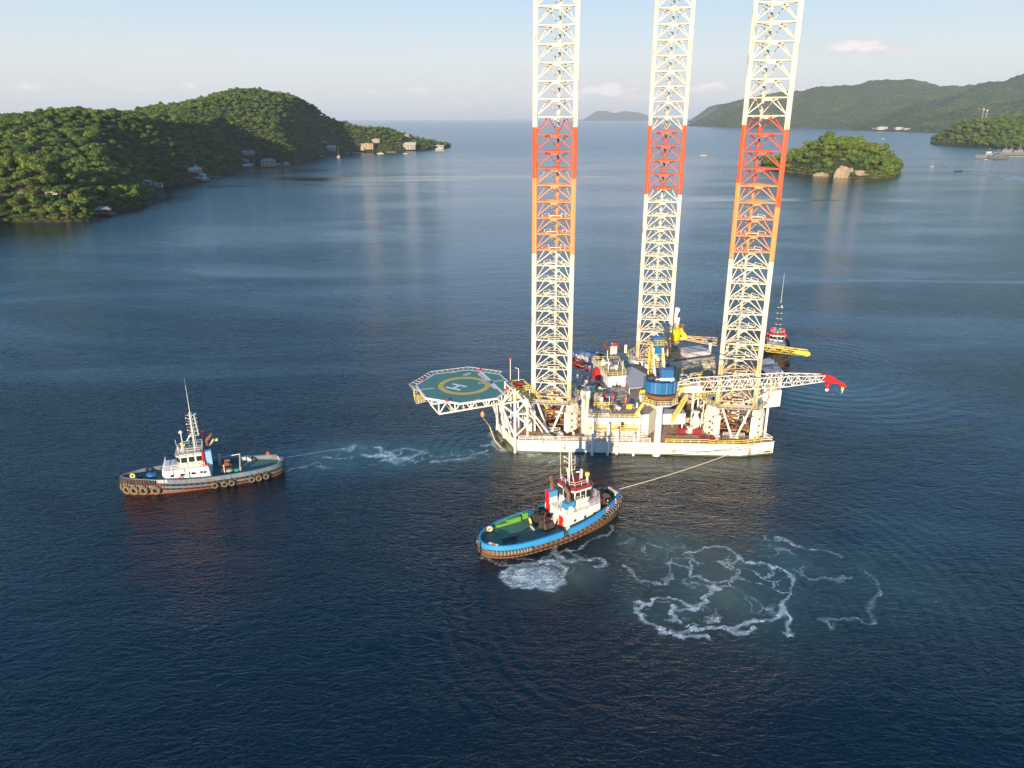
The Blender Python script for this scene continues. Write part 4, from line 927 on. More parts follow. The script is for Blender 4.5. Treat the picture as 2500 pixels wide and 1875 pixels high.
def make_hull(root, L, B, z_deck_a, z_deck_f, z_bul, mats, fend_mat, gap=None, bul_in=None):
    hb=hull_shape(L,B,None); top=lambda x: z_deck_a+(z_deck_f-z_deck_a)*smooth(-.05*L,.48*L,x)
    bulh=z_bul; xs=[-L/2+L*(1-math.cos(math.pi*i/44))/2 for i in range(45)]
    side,band,boot=mats
    t=MB(); rows=[]
    levels=[(-1.0,.80),(.0,.90),(.45,.94),(1.2,.985)]
    for x in xs:
        h=max(hb(x*.999),.02); tz=top(x); r=[]
        for z,k in levels: r.append((x*(.93+.07*k) if abs(x)>L*.3 else x,h*k,z))
        r.append((x,h,tz)); r.append((x*.995,h*.985,tz+bulh)); rows.append(r)
    m=len(rows[0])
    for s in (1,-1):
        v=[(a,b*s,c) for r in rows for a,b,c in r]
        for i in range(len(xs)-1):
            for j in range(m-1):
                if j==m-2 and gap and gap[0]<(xs[i]+xs[i+1])/2<gap[1]: continue
                f=(i*m+j,(i+1)*m+j,(i+1)*m+j+1,i*m+j+1)
                mt=boot if j<=1 else (band if j<=3 else side)
                t.add([v[q] for q in f],[(0,1,2,3) if s<0 else (3,2,1,0)],mt)
    h_=t.build('hull',root,(0,0,0),loc=(0,0,0))
    t=MB(); v=[]                                           # deck sheet
    for x in xs: h=max(hb(x*.999)*.985,.01); v += [(x,h,top(x)+.02),(x,-h,top(x)+.02)]
    t.add(v,[(2*i,2*i+1,2*i+3,2*i+2) for i in range(len(xs)-1)],DKGREEN); t.build('deck',root,loc=(0,0,0))
    t=MB(); bi=bul_in or side                              # inner bulwark and cap rail
    for s in (1,-1):
        for i in range(len(xs)-1):
            if gap and gap[0]<(xs[i]+xs[i+1])/2<gap[1]: continue
            p=[(x*.985,max(hb(x*.999)*.985-.30,.01)*s,top(x)+dz) for x in (xs[i],xs[i+1]) for dz in (0,bulh)]
            t.add(p,[(0,2,3,1)],bi)
            a=Vector((xs[i]*.99,max(hb(xs[i]*.999)*.985-.14,.01)*s,top(xs[i])+bulh+.02)); b=Vector((xs[i+1]*.99,max(hb(xs[i+1]*.999)*.985-.14,.01)*s,top(xs[i+1])+bulh+.02)); t.beam(a,b,.42,.09,side)
    t.build('bulwark_cap',root,loc=(0,0,0))
    t=MB()
    for s in (1,-1):
        for i in range(len(xs)-1):
            a=Vector((xs[i],(max(hb(xs[i]*.999),.02)+.10)*s,top(xs[i])-.25)); b=Vector((xs[i+1],(max(hb(xs[i+1]*.999),.02)+.10)*s,top(xs[i+1])-.25)); t.tube(a,b,.26,fend_mat,7)
            a.z-=1.0; b.z-=1.0; t.tube(a,b,.18,fend_mat,7)
    t.build('rubbing_strake',root,smooth=True,loc=(0,0,0))
    return hb,top,h_
def tyres(root,hb,top,L,lst,R=.62,r=.26,mat=TYREM):
    for x,s,z in lst:
        h=max(hb(x),.1); d=Vector((1,(hb(x+.2)-hb(x-.2))/.4*s,0)); nrm=Vector((-d.y,d.x,0)).normalized()*s
        if x>L*.485: nrm=Vector((1,0,0))
        t=MB(); p=Vector((x,h*s,z))+nrm*.45; t.torus(p,nrm,R,r,mat,16,7); t.tube(p+Vector((0,0,R)),Vector((x,h*s,top(x)+.4)),.04,RUSTM,4); t.build('tyre_fender',root,smooth=True,loc=(0,0,0))
def windows(t, pts, z0, z1, n, mat=GLASSD, m=.12, sides=None):
    k=len(pts)
    for i in range(k):
        if sides and i not in sides: continue
        a=Vector(pts[i]+(0,)); b=Vector(pts[(i+1)%k]+(0,)); d=(b-a); L=d.length; d.normalize(); nn_=Vector((d.y,-d.x,0)); c=max(1,int(round(L/n)))
        for j in range(c):
            p=a+d*(L*j/c+m); q=a+d*(L*(j+1)/c-m); t.beam(p+nn_*.02+Vector((0,0,(z0+z1)/2)),q+nn_*.02+Vector((0,0,(z0+z1)/2)),.05,z1-z0,mat)
def frustum(t, pts, z0, z1, mat, k=1.0, dx=0, topmat=None):
    c=Vector((sum(p[0] for p in pts)/len(pts),sum(p[1] for p in pts)/len(pts))); n=len(pts)
    v=[(p[0],p[1],z0) for p in pts]+[(c.x+(p[0]-c.x)*k+dx,c.y+(p[1]-c.y)*k,z1) for p in pts]
    t.add(v,[tuple(range(n-1,-1,-1))]+[(i,(i+1)%n,n+(i+1)%n,n+i) for i in range(n)],mat); t.add(v,[tuple(range(n,2*n))],topmat or mat)
def TB(t,name,root,smooth=False): return t.build(name,root,(0,0,0),smooth,loc=(0,0,0))
# --- left tug
c0=Vector(pix(300,1222)); c1=Vector(pix(692,1166)); hd=(c0-c1).normalized(); L=(c0-c1).length*1.0; away=Vector((hd.y,-hd.x,0)); 
if away.y<0: away=-away
ctr=(c0+c1)/2+away*4.3
tugA=empty('tugboat',(ctr.x,ctr.y,0),math.atan2(hd.y,hd.x),'faded grey blue tug with white cabin and big tyres hung along its bow','tugboat','tugs moving the rig')
LA,BA=35.5,9.6
hb,top,hA=make_hull(tugA,LA,BA,1.9,3.1,.95,(TUGBLUEGREY,TUGBLUEGREY,TUGRED),BLACK)
bow=[(17.3,.01,1.6)]+[(x,s,1.35) for x in (16.3,14.7,12.7,10.2) for s in (1,-1)]
tyres(tugA,hb,top,LA,bow,.78,.32); tyres(tugA,hb,top,LA,[(x,1,.9) for x in (-2.2,-4.3,-5.8,-10.2,-11.7,-13.3)],.55,.22)
t=MB()
for i in range(9):
    x=16.8-i*.85; h=max(hb(x),.1); t.tube((x,h+.1,top(x)+.35),(x+.85,max(hb(min(x+.85,17.6)),.1)+.1,top(x)+.45),.5,BLACK,8); t.tube((x,-h-.1,top(x)+.35),(x+.85,-max(hb(min(x+.85,17.6)),.1)-.1,top(x)+.45),.5,BLACK,8)
TB(t,'bow_fender',tugA,True)
t=MB()
for i in range(16):
    x=16.9-i*.55; h=max(hb(x),.1)+.35; t.tube((x,h,top(x)+.9),(x+.1,h+.15,1.6),.035,LEGORANGE,4)
TB(t,'fender_chains',tugA)
M=Matrix.Translation((12.0,hb(12.0)+.42,top(12)+.42))@Matrix.Rotation(math.atan2(hb(13)-hb(11),2),4,'Z')@Matrix.Rotation(math.pi,4,'Z')@Matrix.Rotation(R_(90),4,'X')
M=Matrix.Translation((9.6,hb(9.6)+.10,top(9.6)+.62))@Matrix.Rotation(math.atan2(hb(10.8)-hb(8.4),2.4),4,'Z')@Matrix.Rotation(math.pi,4,'Z')@Matrix.Rotation(R_(90),4,'X')
text_mesh('name_lettering','COLOSSUS',.85,MARKW,tugA,M,.02,.02)
t=MB(); pts=[(9.0,-1.6),(9.0,1.6),(8.2,3.3),(-1.6,3.6),(-1.6,-3.6),(8.2,-3.3)][::-1]; z1=top(0)+2.9
frustum(t,pts,2.0,z1+.3,TWHITE,.93); cab=TB(t,'deckhouse',tugA)
t=MB(); windows(t,[(7.8,3.45),(-1.5,3.62)][::-1],z1-1.2,z1-.75,2.3,m=.85,sides=[0]); 
for x in (6.5,4.4,2.1,.2): t.beam((x,3.52,z1-.9),(x+.45,3.53,z1-.9),.08,.5,GLASSD)
t.beam((3.0,3.62,z1-1.2),(3.5,3.62,z1-1.2),.1,1.7,GREYL); TB(t,'porthole',cab)
t=MB(); wp=[(5.2,-1.2),(5.2,1.2),(4.3,2.3),(-.2,2.3),(-.2,-2.3),(4.3,-2.3)][::-1]; frustum(t,wp,z1+.3,z1+3.5,TWHITE,1.07,.2); wh=TB(t,'wheelhouse',tugA)
t=MB(); windows(t,[(2.5+(a-2.5)*1.075+.12,b*1.075) for a,b in wp],z1+1.5,z1+2.75,1.5,m=.2); TB(t,'window',wh)
t=MB(); frustum(t,[(a*1.1,b*1.1) for a,b in wp],z1+3.2,z1+3.7,TUGBLUEGREY,.9,0,TAN); 
t.rail([Vector((a*.95,b*.95,z1+3.7)) for a,b in wp],TWHITE,closed=True,r=.05,step=1.3); TB(t,'roof',wh)
t=MB(); zr=z1+.3; t.rail([Vector(p) for p in ((8.3,-2.7,zr),(8.3,2.7,zr),(5.0,3.1,zr),(-.5,3.2,zr))],TWHITE,r=.055,step=1.4,rails=(1,.66,.33)); TB(t,'cabin_railing',tugA)
zm=z1+3.7
t=MB(); mb_=Vector((1.2,0,zm)); mt_=mb_+Vector((0,0,8.9))
for a,b in ((-.35,-.35),(.35,-.35),(0,.4)): t.tube(mb_+Vector((a,b,0)),mt_+Vector((a*.6,b*.6,0)),.085,TWHITE,6)
for i in range(12):
    f=i/12; p=mb_.lerp(mt_,f)
    t.tube(p+Vector((-.35,-.3,0)),p+Vector((.35,.3,.2)),.05,TWHITE,4)
    if i>3:
        t.tube(p,p+Vector((1.0,.2,.25)),.05,TWHITE,4); t.lathe(p+Vector((1.0,.2,.2)),[(.12,0),(.12,.28)],REDD if i%2 else TWHITE,6)
for a,b in ((.35,-.4),(1.0,-.4),(.35,.4)): t.tube(mb_+Vector((a-1.4,b,3.2)),mb_+Vector((a-1.1,b,8.3)),.05,TWHITE,4)
for i in range(6):
    z=3.3+i; t.torus(mb_+Vector((-.8,0,z)),(0,0,1),.5,.045,TWHITE,10,4); t.tube(mb_+Vector((-.2,0,z)),mb_+Vector((.6,0,z)),.05,TWHITE,4)
t.tube(mt_,mt_+Vector((0,0,8.2)),.075,TWHITE,6,r2=.02); t.tube(mb_+Vector((3.2,.6,0)),mb_+Vector((.5,0,3.6)),.13,TWHITE,6); t.tube(mb_+Vector((3.0,-.9,0)),mb_+Vector((.5,0,3.6)),.13,TWHITE,6); t.tube(mb_+Vector((2.6,0,0)),mb_+Vector((2.6,0,4.2)),.1,TWHITE,6); t.lathe(mb_+Vector((2.6,0,4.2)),[(.4,0),(.45,.3),(.2,.6)],TWHITE,10)
TB(t,'mast',tugA)
t=MB(); t.lathe((3.7,1.5,zm),[(.28,0),(.28,1.7)],TWHITE,10); t.lathe((3.7,1.5,zm+1.7),[(.15,0),(.42,.2),(.42,.6),(.2,.8)],YEL,10); TB(t,'searchlight',tugA,True)
t=MB(); t.tube((4.6,2.1,z1+3.2),(4.9,2.2,zm+3.6),.05,TWHITE,4); TB(t,'whip_aerial',tugA)
t=MB(); t.obox((-1.4,1.9),(1,0),.75,.6,z1+.3,z1+3.6,TUGBLUE if 0 else paint('locker_blue',(.22,.42,.60),.5,.3)); TB(t,'funnel_casing',tugA)
t=MB(); t.path([(-.4,2.7,z1+.3),(-.4,2.7,z1+3.8)],.30,REDP,10); t.obox((-.6,2.6),(1,0),.6,.4,z1+.3,z1+.7,REDP); TB(t,'red_pipe',tugA)
t=MB(); t.tube((-1.2,-1.8,z1+.3),(-1.2,-1.8,z1+4.8),.38,FUNR,10); t.tube((-1.2,-1.8,z1+4.6),(-2.6,-2.2,z1+6.0),.36,RUSTM,10); t.tube((-.6,-2.6,z1+3),(-.6,-2.6,z1+6.3),.2,REDD,8); t.lathe((-.6,-2.6,z1+6.2),[(.4,0),(.4,.7),(.1,.9)],REDD,10); t.tube((-1.8,-1.2,z1+3.5),(-2.9,-.6,z1+5.2),.25,TAN,8); t.lathe((-3.4,-1.2,z1+4.7),[(.4,-.3),(.4,.3)],YEL,10,(1,0,0)); TB(t,'funnel',tugA,True)
t=MB(); zd=1.95
t.lathe((-4.9,-.6,zd+1.0),[(1.1,-1.0),(1.1,-.85),(.6,-.85),(.6,.85),(1.1,.85),(1.1,1.0)],RUSTM,16,(0,1,0)); t.obox((-4.8,1.4),(1,0),1.1,.5,zd,zd+1.4,DARK); t.lathe((-5.4,1.5,zd),[(.7,0),(.9,.7),(.3,1.1)],TAN,12); TB(t,'towing_winch',tugA)
t=MB(); 
for i in range(11): a=math.pi*i/10; b=math.pi*(i+1)/10
for i in range(12):
    a,b=math.pi*i/12,math.pi*(i+1)/12; t.tube((-3.3,-1.9+1.1*math.cos(a)*1,zd+1.0+2.4*math.sin(a)),(-3.3,-1.9+1.1*math.cos(b),zd+1.0+2.4*math.sin(b)),.36,GREYP,8)
TB(t,'rubber_boat',tugA,True)
t=MB(); t.tube((-7.9,-3.4,zd),(-7.9,-3.4,zd+1.9),.25,TAN,8); t.tube((-7.9,3.4-1.2,zd),(-7.9,2.2,zd+1.0),.25,TAN,8); t.tube((-7.9,-3.4,zd+1.7),(-7.9,-2.4,zd+2.3),.25,TAN,8); t.tube((-7.9,-2.4,zd+2.3),(-7.9,2.2,zd+1.1),.22,TAN,8); t.tube((-3.6,-3.6,zd+1.9),(-7.9,-3.2,zd+2.3),.1,TWHITE,6); t.tube((-4.4,2.2,zd),(-4.4,2.2,zd+2.4),.1,TWHITE,6); TB(t,'towing_arch',tugA)
t=MB(); t.obox((-7.0,2.3),(1,.2),.45,.4,zd,zd+1.0,paint('tarp_green',(.03,.38,.26),.6,.2)); TB(t,'green_bin',tugA)
t=MB()
for i,x in enumerate((-8.6,-9.8)): t.obox((x,-3.8),(1,0),.5,.4,zd,zd+1.2,GREYL)
TB(t,'side_locker',tugA)
t=MB(); t.path([(-13.4,-3.7,zd+.85),(-16.2,-2.6,zd+.85),(-16.9,0,zd+.85),(-16.3,2.2,zd+.85)],.14,TWHITE,6); t.beam((-12.2,-4.1,zd+.5),(-16.0,-2.9,zd+.5),.3,.9,TWHITE); TB(t,'stern_bulwark_pad',tugA)
t=MB(); t.torus((-14.2,-3.8,zd+1.2),(.2,1,.1),.3,.09,ORG,12,5); TB(t,'lifebuoy',tugA,True)
t=MB(); t.torus((4.9,3.72,z1-1.55),(0,1,0),.36,.1,REDP,12,5); TB(t,'lifebuoy',tugA,True)
t=MB(); t.obox((11.2,.8),(1,0),.9,.8,top(11),top(11)+1.3,BLUE); t.lathe((13.6,.4,top(13)+.6),[(.45,-.5),(.45,.5)],DARK,10,(0,1,0)); t.torus((14.9,1.5,top(14)+1.4),(.4,1,0),.45,.22,YEL,12,6); TB(t,'foredeck_gear',tugA,True)
# --- blue tug
c0=Vector(pix(1534,1267)); c1=Vector(pix(1212,1378)); hd=(c0-c1).normalized(); away=Vector((-hd.y,hd.x,0)); ctr=(c0+c1)/2+away*4.6
tugB=empty('tugboat',(ctr.x,ctr.y,0),math.atan2(hd.y,hd.x),'bright blue tug with red wheelhouse roof and green deck, beside churned water','tugboat','tugs moving the rig')
LB,BB=34.0,11.2
hb,top,hB=make_hull(tugB,LB,BB,1.7,3.4,1.15,(TUGBLUE,TUGBROWN,TUGBROWN),TUGBROWN,gap=(-1.2,.4),bul_in=paint('bulwark_inner_green',(.05,.22,.12),.6,.4))
tyres(tugB,hb,top,LB,[(x,-1,top(x)-.6) for x in (15.9,14.6,13.0)],.6,.3,BLACK)
t=MB()
for s in (-1,1):
    for i in range(13):
        x=-16.6+i*.62; xx=x+.56; t.tube((x,(max(hb(x),.1)+.22)*s,top(x)-.15),(xx,(max(hb(xx),.1)+.22)*s,top(xx)-.15),.42,TYREM,8)
    for i in range(11):
        x=16.6-i*.7; xx=x-.62; t.tube((x,(max(hb(x),.1)+.25)*s,top(x)-.1),(xx,(max(hb(xx),.1)+.25)*s,top(xx)-.1),.5,BLACK,9)
TB(t,'block_fender',tugB,True)
t=MB()
for i in range(13): x=-16.6+i*.62; t.torus((x,-(max(hb(x),.1)+.22),top(x)-.15),(1,-.25,0),.44,.03,TWHITE,10,4)
for i in range(11): x=16.6-i*.7; t.torus((x,-(max(hb(x),.1)+.25),top(x)-.1),(1,.8,0),.52,.03,TWHITE,10,4)
TB(t,'fender_straps',tugB)
zf=top(4); z1=5.1
t=MB(); pts=[(11.2,-1.4),(11.2,1.4),(9.6,3.3),(.4,3.9),(.4,-3.9),(9.6,-3.3)][::-1]; frustum(t,pts,1.7,z1,TWHITE,.97); cab=TB(t,'deckhouse',tugB)
t=MB(); t.box(.30,.36,-3.0,-1.6,2.0,4.2,REDP); t.box(.30,.36,-1.2,-.4,2.0,4.2,REDD); t.box(.3,.36,1.8,3.2,1.9,4.9,REDP); TB(t,'red_door',cab)
t=MB()
for x in (2.6,5.2,7.6): t.lathe((x,-3.62-(9.6-x)*.04,3.4),[(.25,0),(.25,.12)],GLASSD,12,(0,-1,0))
TB(t,'porthole',cab)
for s in (-1,1):
    t=MB(); t.obox((1.5,3.0*s),(1,0),1.0,.75,z1-.2,z1+1.9,TWHITE); t.obox((1.5,3.0*s),(1,0),1.03,.8,z1+1.2,z1+2.6,paint('funnel_blue',(.06,.28,.52),.45,.2))
    t.path([(1.6,3.0*s,z1+2.4),(1.6,2.9*s,z1+4.3),(.9,2.4*s,z1+5.8)],.42,FUNR,10)
    if s>0: t.box(.44,.49,2.3,3.7,z1-.4,z1+2.6,REDP)
    else: t.beam((1.1,-3.84,z1+1.5),(1.9,-3.84,z1+1.5),.06,.6,MARKW)
    TB(t,'funnel',tugB,False)
t=MB(); wp=[(8.2,-1.5),(8.2,1.5),(7.0,2.6),(3.4,2.6),(2.6,1.6),(2.6,-1.6),(3.4,-2.6),(7.0,-2.6)][::-1]; frustum(t,wp,z1,z1+1.9,TWHITE,1.0); frustum(t,wp,z1+1.9,z1+4.1,TWHITE,1.12,.1); wh=TB(t,'wheelhouse',tugB)
t=MB(); k=1.115; cx=sum(p[0] for p in wp)/8; windows(t,[(cx+(a-cx)*k+.08,b*k) for a,b in wp],z1+2.15,z1+3.8,1.5,m=.17); TB(t,'window',wh)
t=MB(); k=1.16; rp=[(cx+(a-cx)*k+.1,b*k) for a,b in wp]; frustum(t,rp,z1+4.1,z1+4.3,TWHITE,1); frustum(t,rp,z1+4.3,z1+4.75,REDD,.86); frustum(t,[(cx+(a-cx)*.55+.1,b*.55) for a,b in wp],z1+4.77,z1+5.3,REDD,.95)
ro_=TB(t,'roof',wh)
t=MB()
for i in range(8):
    a=Vector(rp[i]+(0,)); b=Vector(rp[(i+1)%8]+(0,)); c=(a+b)/2; c2=c.lerp(Vector((cx,0,0)),.10); c3=c.lerp(Vector((cx,0,0)),.26); w=(b-a).normalized()*(b-a).length*.28
    if (b-a).length<1.5: w*=.9
    t.add([c2-w+Vector((0,0,z1+4.66)),c2+w+Vector((0,0,z1+4.66)),c3+w*.8+Vector((0,0,z1+4.84)),c3-w*.8+Vector((0,0,z1+4.84))],[(0,1,2,3),(3,2,1,0)],paint('skylight_green',(.10,.17,.10),.2,.1))
TB(t,'skylight',ro_)
zm=z1+4.75
t=MB(); t.rail([Vector((cx+(a-cx)*.9,b*.9,zm)) for a,b in wp[:5]],TWHITE,r=.05,step=1.3); TB(t,'roof_railing',tugB)
t=MB(); mbv=Vector((3.8,-.2,zm)); mtv=mbv+Vector((-.2,0,8.8))
for a,b in ((-.3,-.3),(.3,-.3),(0,.35)): t.tube(mbv+Vector((a*2.2,b*2.2,0)),mbv+Vector((a,b,2.5)),.1,TWHITE,6); t.tube(mbv+Vector((a,b,2.5)),mtv+Vector((a*.5,b*.5,0)),.09,TWHITE,6)
for i in range(14): p=mbv.lerp(mtv,i/14); t.tube(p+Vector((-.3,-.2,0)),p+Vector((.3,.2,.1)),.045,TWHITE,4)
for i,z in enumerate((3.0,4.3,5.2,7.2,7.9)):
    p=mbv+Vector((0,0,z)); t.tube(p,p+Vector((-.7,.9,.5)),.055,TWHITE,4); t.lathe(p+Vector((-.75,.95,.4)),[(.16,0),(.16,.36)],(REDD,YEL,TWHITE)[i%3],8); t.tube(p,p+Vector((.6,-.8,.3)),.05,TWHITE,4); t.tube(p+Vector((.6,-.8,.3)),p+Vector((.6,-.8,1.2)),.04,TWHITE,4)
TB(t,'mast',tugB)
t=MB(); t.tube((3.4,2.4,zm-.4),(3.1,2.5,zm+8.2),.05,TWHITE,4); TB(t,'whip_aerial',tugB)
for x,y in ((5.2,2.2),(7.4,-1.3)):
    t=MB(); t.lathe((x,y,zm),[(.25,0),(.25,1.1)],TWHITE,8); t.lathe((x,y,zm+1.1),[(.2,0),(.5,.25),(.5,.8),(.2,1.0)],YEL,12); TB(t,'fire_monitor',tugB,True)
t=MB(); t.lathe((6.6,-.3,zm),[(.3,0),(.3,2.3),(.15,2.6)],TWHITE,8); t.tube((5.8,-.9,zm),(5.8,-.9,zm+2.6),.06,TWHITE,4); t.beam((5.3,-.2,zm+2.2),(6.2,-.6,zm+2.2),.15,.2,TWHITE); TB(t,'radar_post',tugB)
t=MB(); t.rail([Vector(p) for p in ((1.0,-3.7,z1),(9.4,-3.1,z1),(10.8,-1.3,z1),(10.8,1.3,z1),(9.4,3.1,z1))],TWHITE,r=.05,step=1.3,rails=(1,.66,.33)); t.rail([Vector(p) for p in ((3.0,-3.2,z1+2.0),(5.2,-3.2,z1+2.0))],TWHITE,r=.05,step=.8); t.stair((.4,-1.4,z1),(-1.5,-1.4,1.8),.8,TWHITE,TWHITE); TB(t,'cabin_railing',tugB)
t=MB(); t.tube((9.2,-.2,z1-.2),(10.0,.9,z1+2.2),.55,REDP,8,r2=.3); t.lathe((10.0,.9,z1+2.2),[(.5,-.4),(.5,.4)],REDP,12,(0,1,0)); t.tube((10.3,-2.0,z1-.3),(11.3,-.6,z1-.6),.5,REDP,10); TB(t,'deck_crane',tugB,True)
t=MB(); zt=top(13); t.lathe((13.0,.3,zt+1.1),[(1.2,-1.5),(1.2,-1.35),(.7,-1.35),(.7,1.35),(1.2,1.35),(1.2,1.5)],BLACK,16,(.4,1,0)); t.lathe((12.6,-.8,zt+1.1),[(.85,0),(.85,.25)],YEL,14,(-.4,-1,0)); t.obox((13.3,1.9),(1,0),.8,.6,zt,zt+1.6,GREYL); t.obox((12.6,-2.2),(1,.3),.9,.6,zt,zt+1.2,DARK); TB(t,'bow_winch',tugB)
t=MB(); zt=top(15.5); 
for y in (-.9,.9): t.tube((15.4,y,zt),(15.4,y,zt+1.9),.22,TAN,8)
t.tube((15.4,-1.4,zt+1.6),(15.4,1.4,zt+1.6),.25,TAN,8); TB(t,'towing_bitts',tugB)
t=MB(); zd=1.75; t.obox((-2.1,-1.0),(1,.1),1.1,1.2,zd,zd+1.6,BLACK,.8); t.obox((-2.4,.9),(1,-.2),.7,.5,zd,zd+2.1,DARK,.7); t.lathe((-1.5,.4,zd+1.3),[(.95,-1.4),(.95,-1.25),(.55,-1.25),(.55,1.25),(.95,1.25),(.95,1.4)],DARK,14,(0,1,0)); t.path([(-3.2,-2.0,zd+.3),(-2.6,-.6,zd+1.9),(-1.4,.8,zd+2.3),(-.2,1.8,zd+1.2)],.16,RUSTM,6); t.lathe((-3.3,1.8,zd+1.1),[(1.0,-.5),(1.0,.5)],BLACK,14,(1,0,0)); t.lathe((-.4,2.6,zd+.9),[(.9,-.6),(.9,.6)],BLACK,14,(1,0,0)); TB(t,'towing_winch',tugB)
t=MB(); t.torus((-4.6,1.5,zd+1.1),(1,-.35,.2),.62,.22,YEL,14,6); TB(t,'deck_tyre',tugB,True)
t=MB(); t.torus((-5.3,-.4,zd+.7),(1,-.2,.8),.5,.28,GREYP,14,6); TB(t,'deck_tyre',tugB,True)
t=MB(); t.torus((-12.9,3.7,zd+.75),(.3,1,.3),.5,.28,LEGRUST,14,6); TB(t,'deck_tyre',tugB,True)
t=MB(); t.torus((-14.4,-1.2,zd+.12),(0,0,1),.7,.14,BLACK,16,5); TB(t,'rope_coil',tugB,True)
t=MB(); t.path([(-5.0,.2,zd+.3),(-8.4,-.6,zd+.25),(-9.3,-.9,zd+.15),(-12.9,-1.6,zd+.12)],.1,BLACK,5); t.path([(-9.3,-.9,zd+.18),(-11.0,-2.6,zd+.14),(-13.0,-3.2,zd+.14)],.2,BLACK,6); t.beam((-9.0,-.7,zd+.2),(-12.4,-.4,zd+.2),.35,.2,DARK); TB(t,'tow_gear',tugB)
t=MB(); t.obox((-6.8,4.5),(1,-.03),1.6,.4,zd,zd+1.0,GREENB); t.obox((-3.9,4.7),(1,0),.6,.35,zd,zd+1.2,GREENB); t.obox((-9.6,4.35),(1,-.05),1.3,.3,zd+.1,zd+.6,GREENB); TB(t,'green_locker',tugB)
t=MB(); t.obox((-2.7,4.9),(1,0),.5,.2,zd,zd+1.3,BLUE); TB(t,'blue_bulwark_door',tugB)
t=MB(); t.torus((.55,-3.0,1.7+1.3),(0,-1,0),.34,.1,ORG,12,5); TB(t,'lifebuoy',tugB,True)
t=MB(); t.add([(-16.3,-1.6,3.0),(-15.2,-3.3,3.0),(-14.6,-3.0,3.05),(-15.7,-1.3,3.05)],[(0,1,2,3)],MARKW); t.add([(-15.9,-2.3,3.06),(-15.5,-2.9,3.06),(-15.1,-2.7,3.1),(-15.5,-2.1,3.1)],[(0,1,2,3)],ORG); TB(t,'stern_emblem',tugB)
# --- third tug, behind the rig, bow towards it
tugC=empty('tugboat',(93.5,250.5,0),math.atan2(-14.0,-4.5),'black hulled tug with red and white upperworks and tall black mast, behind the rig','tugboat','tugs moving the rig')
hb,top,_=make_hull(tugC,30,10,2.6,4.0,1.0,(BLACK,BLACK,TUGRED),BLACK)
tyres(tugC,hb,top,30,[(x,1,2.3) for x in (13.5,11.5,9.0,6.0,3.0)],.6,.26,BLACK)
t=MB(); pts=[(8.0,-1.4),(8.0,1.4),(6.6,3.1),(-2,3.4),(-2,-3.4),(6.6,-3.1)][::-1]; frustum(t,pts,2.6,6.0,TWHITE,.96); TB(t,'deckhouse',tugC)
t=MB(); windows(t,[(a*1.01,b*1.01) for a,b in pts],4.2,5.0,2.0,m=.5); TB(t,'porthole',tugC)
t=MB(); wp=[(5,-1.3),(5,1.3),(4.2,2.3),(1.0,2.3),(1.0,-2.3),(4.2,-2.3)][::-1]; frustum(t,wp,6,8.8,TWHITE,1.08); wh=TB(t,'wheelhouse',tugC)
t=MB(); windows(t,[(3.05+(a-3.05)*1.06,b*1.06) for a,b in wp],7.3,8.4,1.4,m=.16); TB(t,'window',wh)
t=MB(); frustum(t,[(a*1.12-.2,b*1.12) for a,b in wp],8.8,9.2,REDD,.9,0,RUSTM); t.rail([Vector((a*.95,b*.95,9.2)) for a,b in wp],TWHITE,closed=True,r=.06,step=1.2); TB(t,'roof',wh)
for s in (-1,1):
    t=MB(); t.obox((-1.2,2.7*s),(1,0),.8,.6,6.0,8.0,REDP); t.lathe((2.0,2.0*s,9.3),[(.55,0),(.7,.3),(.7,1.0),(.3,1.3)],REDP,12); TB(t,'funnel',tugC)
t=MB(); t.tube((2.2,0,9.2),(2.0,0,19.5),.28,BLACK,8,r2=.14); t.tube((2.0,0,19.0),(1.8,0,30.0),.08,TWHITE,5,r2=.03)
for z in (12,14,16,18): t.tube((2.1,-1.0,z),(2.1,1.0,z),.07,TWHITE,4)
t.lathe((2.0,.4,18.2),[(.2,0),(.3,.2),(.2,.5)],TWHITE,8); TB(t,'mast',tugC)
t=MB(); t.obox((9.5,.0),(1,0),.9,1.6,top(9),top(9)+1.4,DARK); t.torus((5.5,3.4,4.6),(0,1,0),.5,.18,ORG,12,5); t.beam((7.6,3.3,4.0),(7.6,3.0,6.2),.5,.5,REDP); TB(t,'anchor_winch',tugC)
# --- tow lines
def line(name,a,b,sag,label,r=.06,mat=ROPE,n=24):
    a=Vector(a); b=Vector(b); t=MB(); t.path([a.lerp(b,i/n)-Vector((0,0,4*sag*(i/n)*(1-i/n))) for i in range(n+1)],r,mat,5); o=t.build(name,None,a); tag(o,label,'rope','tow lines'); return o
bpy.context.view_layer.update()
stA=tugA.matrix_basis@Vector((-17.2,-.6,2.9)); line('tow_line',stA,Vector(pix(850,1091,-.3)),.12,'thin tow line from the stern of the grey blue tug towards the rig bow',.022)
bwB=tugB.matrix_basis@Vector((15.6,.2,4.7)); line('tow_line',bwB,Vector((61.2,168.1,ZD)),.7,'pale tow line from the blue tug bow up to the rig hull',.10)
